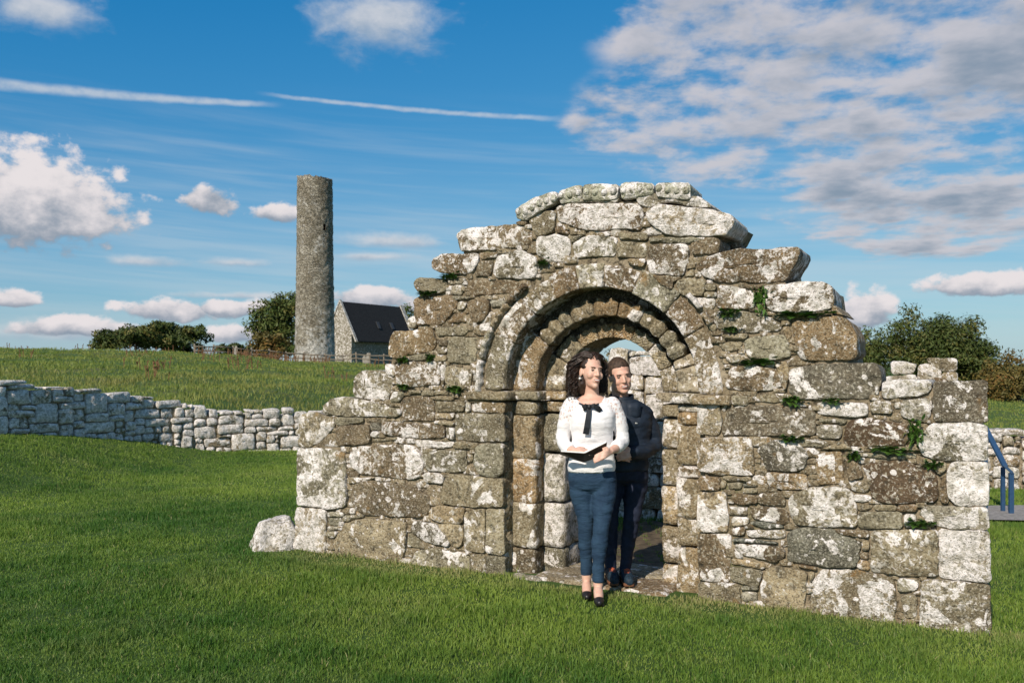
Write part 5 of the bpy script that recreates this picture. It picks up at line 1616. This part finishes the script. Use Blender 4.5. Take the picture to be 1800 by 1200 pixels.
def stack(sections, nseg=28):
    """closed body of stacked ellipses: (cx, cy, z, rx, ry)"""
    V = []; F = []
    for (cx, cy, z, rx, ry) in sections:
        for k in range(nseg):
            a = 2 * math.pi * k / nseg
            c, s = math.cos(a), math.sin(a); p = 0.86          # slightly squared
            V.append((cx + rx * math.copysign(abs(c) ** p, c), cy + ry * math.copysign(abs(s) ** p, s), z))
    n = len(sections)
    for i in range(n - 1):
        for k in range(nseg):
            F.append((i * nseg + k, i * nseg + (k + 1) % nseg, (i + 1) * nseg + (k + 1) % nseg, (i + 1) * nseg + k))
    F.append(tuple(range(nseg))[::-1]); F.append(tuple((n - 1) * nseg + k for k in range(nseg)))
    return V, F
def limb(B, pts, nseg=16):
    """smoothly tapering limb: (x, y, z, r); rounded by balls at the ends"""
    P = [Vector(p[:3]) for p in pts]; R = [p[3] for p in pts]
    path = []; rad = []
    for i in range(len(P) - 1):
        p0, p1, p2, p3 = P[max(i - 1, 0)], P[i], P[i + 1], P[min(i + 2, len(P) - 1)]
        for k in range(6):
            t = k / 6
            q = 0.5 * ((2 * p1) + (p2 - p0) * t + (2 * p0 - 5 * p1 + 4 * p2 - p3) * t * t + (3 * p1 - p0 - 3 * p2 + p3) * t ** 3)
            path.append(q); rad.append(R[i] + (R[i + 1] - R[i]) * (t * t * (3 - 2 * t)))
    path.append(P[-1]); rad.append(R[-1])
    V, F = tube(path, rad, nseg); B.add(V, F)
    for p, r in ((P[0], R[0]), (P[-1], R[-1])): B.add(*ellipsoid(p, (r * .98, r * .98, r * .98), 12, 8))
def remeshed(B, voxel, smooth=4, name='body', mat=None, fold=0.0, fold_s=(9, 9, 22), keep=None, fac=0.5):
    tmp = bpy.data.objects.new('tmp', B.mesh('tmp', True))
    col.objects.link(tmp)
    md = tmp.modifiers.new('r', 'REMESH'); md.mode = 'VOXEL'; md.voxel_size = voxel; md.use_smooth_shade = True
    if smooth:
        s = tmp.modifiers.new('s', 'SMOOTH'); s.factor = fac; s.iterations = smooth
    dg = bpy.context.evaluated_depsgraph_get(); dg.update()
    me = bpy.data.meshes.new_from_object(tmp.evaluated_get(dg)); me.name = name
    bpy.data.objects.remove(tmp, do_unlink=True)
    n = len(me.vertices); co = np.empty(n * 3, np.float32); me.vertices.foreach_get('co', co); co = co.reshape(-1, 3).astype(float)
    if fold:
        nr = np.empty(n * 3, np.float32); me.vertices.foreach_get('normal', nr); nr = nr.reshape(-1, 3)
        co = co + nr * (fold * fbm(co * np.array(fold_s), 19, 3))[:, None]
        me.vertices.foreach_set('co', co.astype(np.float32).ravel())
    if keep is not None:
        bm = bmesh.new(); bm.from_mesh(me)
        kill = [f for f in bm.faces if not keep(f.calc_center_median())]
        bmesh.ops.delete(bm, geom=kill, context='FACES')
        for _ in range(18):                                    # even out the cut edge
            mv = []
            for v in bm.verts:
                nb = [e.other_vert(v) for e in v.link_edges if e.is_boundary]
                if len(nb) == 2: mv.append((v, v.co * .4 + (nb[0].co + nb[1].co) * .3))
            for v, c in mv: v.co = c
        bm.to_mesh(me); bm.free()
    me.polygons.foreach_set('use_smooth', np.ones(len(me.polygons), bool))
    me.materials.clear()
    if mat: me.materials.append(mat)
    me.update()
    return me
def head_shape(B, M, k=1.0, jaw=1.0):
    R3_ = M.to_3x3().normalized()
    def E(c, r): B.add(*ellipsoid(M @ Vector(c), [q * k for q in r], 18, 12, R3_))
    E((0, .018, .040), (.074, .094, .086)); E((0, -.022, -.005), (.064 , .070, .085))
    E((0, -.028, -.058), (.052 * jaw, .058, .056)); E((0, -.070, -.098), (.024 * jaw, .022, .020)); E((0, -.04, -.085), (.040 * jaw, .045, .028))
    E((0, -.080, .030), (.046, .014, .012)); E((.036, -.062, -.028), (.024, .024, .026)); E((-.036, -.062, -.028), (.024, .024, .026))
    E((0, -.080, -.062), (.026, .016, .022))
    a, b_, c = M @ Vector((0, -.086, .022)), M @ Vector((0, -.104, -.018)), M @ Vector((0, -.106, -.027))
    limb(B, [(*a, .007 * k), (*b_, .0105 * k), (*c, .012 * k)], 10)
    E((.011, -.094, -.030), (.008, .010, .007)); E((-.011, -.094, -.030), (.008, .010, .007))
    for s in (-1, 1): E((s * .073, .012, -.008), (.009, .020, .030))
def face_parts(parent, M, smile, k=1.0, brow_mat=None):
    R3_ = M.to_3x3().normalized()
    def part(name, shapes, mat):
        B = MB()
        for c, r, tilt in shapes: B.add(*ellipsoid(M @ Vector(c), [q * k for q in r], 12, 8, R3_ @ Matrix.Rotation(tilt, 3, 'Y')))
        return obj(name, B.mesh(name, True, mat), parent)
    for s in (-1, 1):
        part('eye', [((s * .030, -.0825, .006), (.0135, .0052, .0048), s * .10)], M_EYE)
        part('eyebrow', [((s * .026, -.0920, .0245), (.012, .0035, .0030), s * -.10), ((s * .042, -.0855, .0245), (.010, .0035, .0026), s * .28)], brow_mat or M_BROW)
    part('teeth', [((0, -.0950, -.0610), (.0200, .0048, .0056), 0)], M_TEETH)
    part('lips', [((0, -.0955, -.0545), (.021, .0052, .0032), 0), ((0, -.0950, -.0695), (.0175, .0060, .0042), 0),
                  ((.019, -.0895, -.0575), (.006, .005, .0028), -.5), ((-.019, -.0895, -.0575), (.006, .005, .0028), .5)], M_LIP)
def hand(B, wrist, palm, tip_dir, side, curl, k=1.0):
    """palm plus five separate tapering fingers; side points from little finger to thumb"""
    w, p = Vector(wrist), Vector(palm); d = Vector(tip_dir).normalized(); s = Vector(side).normalized(); n = d.cross(s).normalized()
    c = Vector(curl)
    kn = p + d * .030 * k
    for q in (-.5, 0, .5):
        limb(B, [(*(w + s * q * .018 * k), .019 * k), (*(p + s * q * .040 * k), .0155 * k), (*(kn + s * q * .050 * k), .0125 * k)], 10)
    for i, L in enumerate((.058, .070, .076, .068)):
        q = (-.75 + .5 * i) * .042 * k
        a = kn + s * q; b_ = a + d * L * .48 * k + c * .010; e = b_ + (d * .60 + c).normalized() * L * .52 * k
        limb(B, [(*(a - d * .012), .0098 * k), (*b_, .0084 * k), (*e, .0066 * k)], 8)
    t0 = p + s * .034 * k - d * .015 * k
    limb(B, [(*t0, .012 * k), (*(t0 + s * .022 * k + d * .022 * k), .0100 * k), (*(t0 + s * .026 * k + d * .050 * k + c * .006), .0078 * k)], 8)

# ---------------------------------------------------------------- woman
WX, WY = 0.5573, 6.28
woman = empty('person', (WX, WY, gz1(WX, WY) + .012))
tag(woman, 'woman with dark curly hair in a white jumper and jeans holding an open book', 'person')
HW = Matrix.Translation((-.012, .0, 1.532)) @ Matrix.Rotation(math.radians(23), 4, 'Z') @ Matrix.Rotation(math.radians(-4), 4, 'X') @ Matrix.Rotation(math.radians(5), 4, 'Y')
torso_w = [(-.010, 0, .845, .156, .106), (-.010, 0, .88, .161, .113), (-.008, 0, .92, .156, .110), (-.006, 0, .99, .142, .100), (-.005, 0, 1.05, .136, .097), (-.004, -.008, 1.12, .140, .108),
           (-.003, -.014, 1.19, .148, .118), (-.003, -.004, 1.25, .156, .104), (-.003, .006, 1.305, .148, .082), (-.004, .012, 1.340, .118, .066), (-.006, .016, 1.372, .068, .056)]
arm_r = [(-.142, .006, 1.306, .056), (-.180, .010, 1.215, .049), (-.204, .020, 1.060, .044), (-.172, -.085, 1.012, .042)]
arm_l = [(.136, .006, 1.306, .056), (.176, .008, 1.215, .050), (.204, .010, 1.065, .045), (.158, -.095, 1.025, .043)]
leg_r = [(-.082, .005, .80, .090), (-.074, .005, .70, .086), (-.058, .004, .60, .073), (-.048, -.006, .49, .056), (-.046, .012, .36, .054), (-.042, .024, .23, .043), (-.040, .030, .110, .040)]
leg_l = [(.076, -.012, .80, .090), (.072, -.032, .70, .086), (.060, -.064, .60, .073), (.048, -.104, .49, .056), (.034, -.112, .36, .054), (.028, -.118, .23, .043), (.026, -.122, .100, .040)]
B = MB()
head_shape(B, HW, .98, .92)
limb(B, [(-.006, .022, 1.345, .058), (-.006, .016, 1.40, .049), (-.008, .008, 1.46, .050)])
B.add(*stack([(a, c, z, rx * .93, ry * .93) for a, c, z, rx, ry in torso_w]))
B.add(*ellipsoid((-.004, -.004, 1.318), (.120, .074, .040), 20, 10))
for arm, wr in ((arm_r, (-.138, -.155, 1.006)), (arm_l, (.104, -.190, 1.006))):
    limb(B, [(*p[:3], p[3] * .78) for p in arm] + [(*wr, .0235)])
for leg, heel in ((leg_r, (-.040, .034, .045)), (leg_l, (.026, -.120, .045))):
    limb(B, [(*p[:3], p[3] * .86) for p in leg] + [(heel[0], heel[1], .09, .031), (heel[0], heel[1] + .004, .045, .029)])
for (h, t) in (((-.040, .046, .034), (-.050, -.128, .022)), ((.026, -.106, .034), (.018, -.284, .022))):
    m_ = [(h[0] + (t[0] - h[0]) * q, h[1] + (t[1] - h[1]) * q) for q in (.25, .55, .85)]
    limb(B, [(*h, .028), (*m_[0], .060, .033), (*m_[1], .042, .033), (*m_[2], .026, .026), (*t, .018)])
hand(B, (-.138, -.155, 1.006), (-.108, -.185, 1.012), (.92, -.20, -.12), (.15, .75, .25), (0.25, -.15, -.35), .86)
hand(B, (.104, -.190, 1.006), (.064, -.238, .990), (-.90, -.28, -.34), (.20, .25, .92), (-.35, .30, -.25), .84)
obj('body', remeshed(B, .0052, 3, 'body', M_SKIN_W), woman)
face_parts(woman, HW, 1, .98)
B = MB(); B.add(*ellipsoid(HW @ Vector((-.082, .004, -.050)), (.0085,) * 3, 10, 8)); obj('pearl_earring', B.mesh('pearl_earring', True, M_PEARL), woman)
# jumper
B = MB(); B.add(*stack(torso_w)); limb(B, arm_r); limb(B, arm_l)
def keep_knit(c):
    if c.z < .853: return False
    lim = 1.292 + ((c.x + .022) / .098) ** 2 * .062 if c.y < .02 else 1.358
    return c.z < lim or abs(c.x + .01) > .125
jm = remeshed(B, .0075, 5, 'jumper', M_KNIT, .0046, (10, 10, 24), keep_knit)
jumper = obj('jumper', jm, woman)
sm = jumper.modifiers.new('thickness', 'SOLIDIFY'); sm.thickness = .005; sm.offset = 1.0
B = MB(); B.add(*stack([(-.010, 0, .846, .160, .110), (-.010, 0, .872, .163, .113)], 40)); obj('hem_band', remeshed(B, .007, 2, 'hem_band', M_KNIT), jumper)
# ribbon bow
B = MB()
def strip(pts, w, t=.003):
    V = []; F = []
    for i, p in enumerate(pts):
        p = Vector(p); d = (Vector(pts[min(i + 1, len(pts) - 1)]) - Vector(pts[max(i - 1, 0)])).normalized(); s = d.cross(Vector((0, -1, 0))).normalized()
        ww = w[i] if hasattr(w, '__len__') else w
        for (a, b_) in ((-1, 0), (1, 0), (1, 1), (-1, 1)): V.append(p + s * a * ww / 2 + Vector((0, t * b_, 0)))
    n = len(pts)
    for i in range(n - 1):
        for k in range(4): F.append((i * 4 + k, i * 4 + (k + 1) % 4, i * 4 + 4 + (k + 1) % 4, i * 4 + 4 + k))
    F += [(0, 1, 2, 3), ((n - 1) * 4, (n - 1) * 4 + 1, (n - 1) * 4 + 2, (n - 1) * 4 + 3)]
    B.add(V, F)
strip([(-.034, -.112, 1.300), (-.038, -.128, 1.262), (-.044, -.142, 1.215), (-.052, -.148, 1.160), (-.060, -.142, 1.115)], [.026, .034, .038, .040, .041])
strip([(-.034, -.112, 1.300), (-.004, -.126, 1.306), (.026, -.122, 1.288), (.046, -.112, 1.268)], [.020, .034, .036, .030])
strip([(-.034, -.112, 1.300), (-.058, -.124, 1.304), (-.080, -.116, 1.292)], [.020, .032, .026])
strip([(-.034, -.112, 1.300), (-.055, -.120, 1.286), (-.072, -.114, 1.272)], [.016, .018, .014])
B.add(*ellipsoid((-.034, -.118, 1.298), (.016, .012, .018), 12, 8))
strip([(-.100, -.070, 1.322), (-.066, -.098, 1.306), (-.034, -.108, 1.302), (0, -.102, 1.306), (.034, -.084, 1.318)], .010)
obj('ribbon_bow', recalc(B.mesh('ribbon_bow', False, M_RIBBON)), woman)
# jeans
B = MB()
B.add(*stack([(-.006, 0, .70, .060, .055), (-.005, 0, .735, .150, .104), (-.005, .002, .78, .166, .116), (-.006, .002, .83, .166, .116), (-.008, 0, .875, .156, .106)]))
limb(B, leg_r); limb(B, leg_l)
B.add(*ellipsoid((-.075, .055, .78), (.085, .070, .085))); B.add(*ellipsoid((.068, .050, .78), (.085, .070, .085)))
jeans = obj('jeans', remeshed(B, .0070, 4, 'jeans', M_DENIM, .0038, (9, 9, 30), lambda c: c.z > (.128 if c.y > -.03 else .116)), woman)
# flats
for (h, t) in (((-.040, .050, .022), (-.051, -.140, .018)), ((.026, -.100, .022), (.018, -.296, .018))):
    B = MB(); q = lambda s: (h[0] + (t[0] - h[0]) * s, h[1] + (t[1] - h[1]) * s)
    limb(B, [(*h, .030), (*q(.3), .018, .029), (*q(.62), .018, .036), (*q(.85), .018, .034), (*t, .022)])
    V, F, _ = rbox(.030, .10, .006, .005, 4, 8, 2); mid = q(.5); B.add(V + np.array([mid[0], mid[1], .000]), F)
    tip = q(.72)[1]
    sh = remeshed(B, .005, 2, 'ballet_flat', M_SHOE_W, keep=lambda c: c.z < .030 + (.030 if c.y < tip else 0) + (.022 if c.y > h[1] else 0))
    obj('ballet_flat', sh, woman)
# curls
def curls():
    R = random.Random(12); B = MB()
    for i in range(430):
        for _ in range(60):
            d = Vector((R.gauss(0, 1), R.gauss(0, 1), R.gauss(0, 1))).normalized()
            if d.z > -.25 and not (d.y < -.25 and d.z < .42) and not (abs(d.x) > .55 and d.y < -.05 and d.z < .35): break
        p0 = Vector((d.x * .072, .018 + d.y * .092, .042 + d.z * .084))
        h = Vector((d.x, d.y, 0))
        if d.y < .05:                                             # fringe is swept to the sides
            sx = (1 if d.x > -.12 else -1); h = Vector((sx * (.75 + .25 * abs(d.x)), .10 + .25 * R.random(), 0))
        h = h.normalized() if h.length > .01 else Vector((0, 1, 0))
        left = h.x < 0
        L = R.uniform(.62, 1.0) * (.300 if left else .270) * (.9 if h.y < .6 else 1.0)
        L *= 1.0
        out = R.uniform(.014, .066) * (1.2 if left else 1.1)
        r_c = R.uniform(.008, .0155); turns = R.uniform(3.0, 4.8); ph = R.uniform(0, 6.28)
        n = 30; pts = []; rad = []
        ex = .070 + .022 * abs(h.y)
        for k in range(n):
            t = k / (n - 1); s = t * L
            # over the crown, then down
            w = min(1, t * 2.6)
            side = Vector((h.x * (.074 + out), h.y * (.096 + out) + .012, 0))
            a = Vector((p0.x, p0.y, 0)).lerp(side, w * w * (3 - 2 * w))
            z = p0.z + .022 * math.sin(min(1, t * 3.2) * math.pi) - max(0, t - .10) * L / .9
            taper = 1 - .35 * t
            tang = Vector((-h.y, h.x, 0))
            c = Vector((a.x, a.y, z)) + (tang * math.cos(ph + turns * 6.283 * t) + (h * .8 + Vector((0, 0, .35))) * math.sin(ph + turns * 6.283 * t)) * r_c * min(1, t * 4) 
            pts.append(HW @ c); rad.append(.0039 * taper * (1 if 0 < k < n - 1 else .4))
        B.add(*tube(pts, rad, 4))
    return B.mesh('curly_hair', True, M_HAIR_W)
hair = obj('curly_hair', curls(), woman)
B = MB(); R3w = HW.to_3x3().normalized()
B.add(*ellipsoid(HW @ Vector((0, .026, .046)), (.079, .094, .087), 24, 16, R3w)); B.add(*ellipsoid(HW @ Vector((-.028, .062, -.055)), (.070, .060, .105), 18, 12, R3w)); B.add(*ellipsoid(HW @ Vector((.046, .045, -.045)), (.045, .050, .085), 18, 12, R3w))
HWi = HW.inverted()
def keep_cap(c):
    q = HWi @ c; return not (q.y < -.045 and q.z < .078) and not (q.y < .0 and q.z < .02 and abs(q.x) < .09)
obj('hair_mass', remeshed(B, .007, 2, 'hair_mass', M_HAIR_W, .006, (40, 40, 40), keep_cap), hair)

# ---------------------------------------------------------------- book in her hands
book = empty('book', (WX - .08, WY - .22, gz1(WX, WY) + .012 + .94))
tag(book, 'open brown-covered book held at waist height in the woman\'s hands', 'book')
def slab(name, c, th, mat, inset=0.0):
    o = Vector((-.08, -.22, .94)); P = [Vector(p) - o for p in c]; ctr = sum(P, Vector()) / 4
    P = [p + (ctr - p) * inset for p in P]
    n = (P[1] - P[0]).cross(P[3] - P[0]).normalized(); n = n if n.z > 0 else -n
    V = [p + n * th[0] for p in P] + [p + n * th[1] for p in P]
    B = MB(); B.add(V, [(0, 1, 2, 3), (4, 5, 6, 7), (0, 1, 5, 4), (1, 2, 6, 5), (2, 3, 7, 6), (3, 0, 4, 7)])
    return obj(name, recalc(B.mesh(name, False, mat)), book)
S0, S1 = (-.077, -.262, .996), (-.077, -.150, .925); L0, L1 = (-.236, -.256, 1.006), (-.236, -.130, .978); R0, R1 = (.072, -.252, 1.068), (.072, -.155, .978)
slab('cover', [L0, S0, S1, L1], (0, .003), M_COVER); slab('cover', [S0, R0, R1, S1], (0, .003), M_COVER)
slab('page_block', [L0, S0, S1, L1], (.0034, .012), M_PAGE, .04); slab('page_block', [S0, R0, R1, S1], (.0034, .014), M_PAGE, .04)

# ---------------------------------------------------------------- man
MX, MY = 0.800, 6.62
man = empty('person', (MX, MY, .030))
tag(man, 'smiling man with short hair in a navy jacket standing behind the woman', 'person')
HM = Matrix.Translation((-.020, -.056, 1.484)) @ Matrix.Rotation(math.radians(9), 4, 'Z') @ Matrix.Rotation(math.radians(7), 4, 'X') @ Matrix.Rotation(math.radians(-9), 4, 'Y')
torso_m = [(.018, 0, .80, .165, .120), (.018, 0, .88, .172, .125), (.020, 0, .98, .175, .126), (.020, -.004, 1.08, .184, .130), (.020, -.006, 1.17, .192, .128), (.016, -.004, 1.225, .196, .112), (.008, .0, 1.270, .160, .094), (.0, .0, 1.300, .112, .082), (-.004, .0, 1.322, .080, .074)]
arm_mr = [(.160, .008, 1.205, .066), (.205, .026, 1.110, .062), (.228, .020, .990, .057), (.150, -.105, .945, .050), (.062, -.185, .940, .043)]
arm_ml = [(-.128, .008, 1.205, .066), (-.172, .020, 1.110, .060), (-.185, .0, .990, .056), (-.110, -.110, .940, .048), (-.070, -.150, .93, .042)]
leg_mr = [(.098, .0, .80, .096), (.096, -.004, .68, .088), (.076, -.020, .54, .070), (.062, -.035, .43, .060), (.048, -.020, .31, .057), (.030, -.010, .17, .045), (.024, -.008, .075, .043)]
leg_ml = [(-.070, .0, .80, .096), (-.078, .002, .68, .088), (-.084, .0, .54, .070), (-.086, -.010, .43, .060), (-.086, .010, .31, .057), (-.080, .020, .17, .045), (-.078, .024, .075, .043)]
B = MB()
head_shape(B, HM, 1.03, 1.24)
limb(B, [(.000, .010, 1.270, .066), (-.012, -.008, 1.34, .058), (-.026, -.022, 1.41, .056)])
B.add(*stack([(a, c, z, rx * .9, ry * .9) for a, c, z, rx, ry in torso_m]))
for arm in (arm_mr, arm_ml): limb(B, [(*p[:3], p[3] * .72) for p in arm])
for leg in (leg_mr, leg_ml): limb(B, [(*p[:3], p[3] * .82) for p in leg])
B.add(*stack([(.012, 0, .72, .08, .07), (.012, 0, .77, .15, .10), (.014, 0, .86, .155, .105)]))
for leg in (leg_mr, leg_ml):
    x, y = leg[-1][0], leg[-1][1]; limb(B, [(x, y + .04, .045, .036), (x, y - .06, .045, .036), (x, y - .15, .03, .026)])
hand(B, (.062, -.185, .940), (.018, -.215, .936), (-.95, -.18, -.15), (.05, .1, .95), (-.1, .5, -.2), .88)
hand(B, (-.070, -.150, .93), (-.04, -.185, .925), (.9, -.2, -.1), (0, .1, .95), (.1, .4, -.2), .88)
obj('body', remeshed(B, .0056, 3, 'body', M_SKIN_M), man)
face_parts(man, HM, 1, 1.0, M_BROW)
B = MB(); R3m = HM.to_3x3().normalized(); HMi = HM.inverted()
B.add(*ellipsoid(HM @ Vector((0, .024, .046)), (.0800, .1000, .0925), 26, 18, R3m)); B.add(*ellipsoid(HM @ Vector((0, .045, .0)), (.072, .070, .072), 20, 14, R3m))
def keep_short(c):
    q = HMi @ c
    if q.y < -.030: return q.z > .072 - .30 * (abs(q.x) - .045 if abs(q.x) > .045 else 0)
    if q.y < .012: return q.z > .005
    return q.z > (.012 if q.y < .055 else -.045)
obj('short_hair', remeshed(B, .0055, 2, 'short_hair', M_HAIR_M, .0022, (60, 60, 60), keep_short), man)
# jacket with stand collar and zip
B = MB(); B.add(*stack(torso_m)); limb(B, arm_mr); limb(B, arm_ml)
jk = obj('jacket', remeshed(B, .0085, 4, 'jacket', M_JACKET, .0085, (10, 10, 26), lambda c: not (c.z > 1.312) and not (c.z < .802)), man)
sm = jk.modifiers.new('thickness', 'SOLIDIFY'); sm.thickness = .006; sm.offset = 1.0
V = []; F = []
for j, (z, k_) in enumerate(((1.275, 1.10), (1.315, 1.02), (1.352, .98), (1.356, .92))):
    for i in range(29):
        a = math.radians(-72 + i * 324 / 28)
        V.append((-.006 + .092 * k_ * math.sin(a), .000 + .084 * k_ * math.cos(a) - (.010 if j > 1 else 0), z - .020 * max(0, -math.cos(a))))
for j in range(3):
    for i in range(28): F.append((j * 29 + i, j * 29 + i + 1, (j + 1) * 29 + i + 1, (j + 1) * 29 + i))
co = obj('collar', mesh_np('collar', V, F, True, M_JACKET), jk); sm = co.modifiers.new('thickness', 'SOLIDIFY'); sm.thickness = .008; sm.offset = 1.0
B = MB(); V_, F_, _ = rbox(.052, .006, .062, .006, 3, 1, 3); B.add([Matrix.Rotation(.10, 3, 'Z') @ Vector(v) + Vector((.070, -.122, 1.235)) for v in V_], F_); obj('lapel_flap', B.mesh('lapel_flap', True, M_JACKET), jk)
B = MB(); V_, F_, _ = rbox(.016, .003, .005, .002, 2, 1, 1); B.add([Matrix.Rotation(.2, 3, 'Y') @ Vector(v) + Vector((.078, -.140, 1.152)) for v in V_], F_); obj('chest_badge', B.mesh('chest_badge', True, simple('pale_badge', (.62, .60, .56), .6)), jk)
# trousers and trainers
B = MB(); B.add(*stack([(.012, 0, .70, .06, .06), (.012, 0, .74, .15, .105), (.014, 0, .80, .166, .118), (.016, 0, .86, .160, .112)])); limb(B, leg_mr); limb(B, leg_ml)
obj('trousers', remeshed(B, .0085, 4, 'trousers', M_TROUSER, .006, (9, 9, 24), lambda c: c.z > .062), man)
for leg in (leg_mr, leg_ml):
    x, y = leg[-1][0], leg[-1][1]
    B = MB(); limb(B, [(x, y + .05, .052, .042), (x, y - .03, .058, .043), (x + .004, y - .11, .046, .043), (x + .006, y - .175, .036, .034)])
    sh = obj('trainer', remeshed(B, .006, 2, 'trainer', M_SHOE_M, .002, (40, 40, 40), lambda c: c.z > .012), man)
    B = MB()
    for k in range(4):
        yy = y - .060 - k * .020; zz = .101 - k * .0045
        B.add(*tube([(x - .020, yy, zz - .010), (x + .002, yy - .006, zz - .001), (x + .024, yy, zz - .010)], .0034, 6))
    obj('laces', B.mesh('laces', True, M_LACE_M), sh)
    V_, F_, _ = rbox(.045, .135, .012, .008, 4, 8, 2); V_[:, 0] *= 1 - .25 * np.clip(-V_[:, 1] / .135, 0, 1) ** 2
    B = MB(); B.add(V_ + np.array([x + .003, y - .062, .012]), F_); obj('sole', B.mesh('sole', True, M_SOLE), sh)
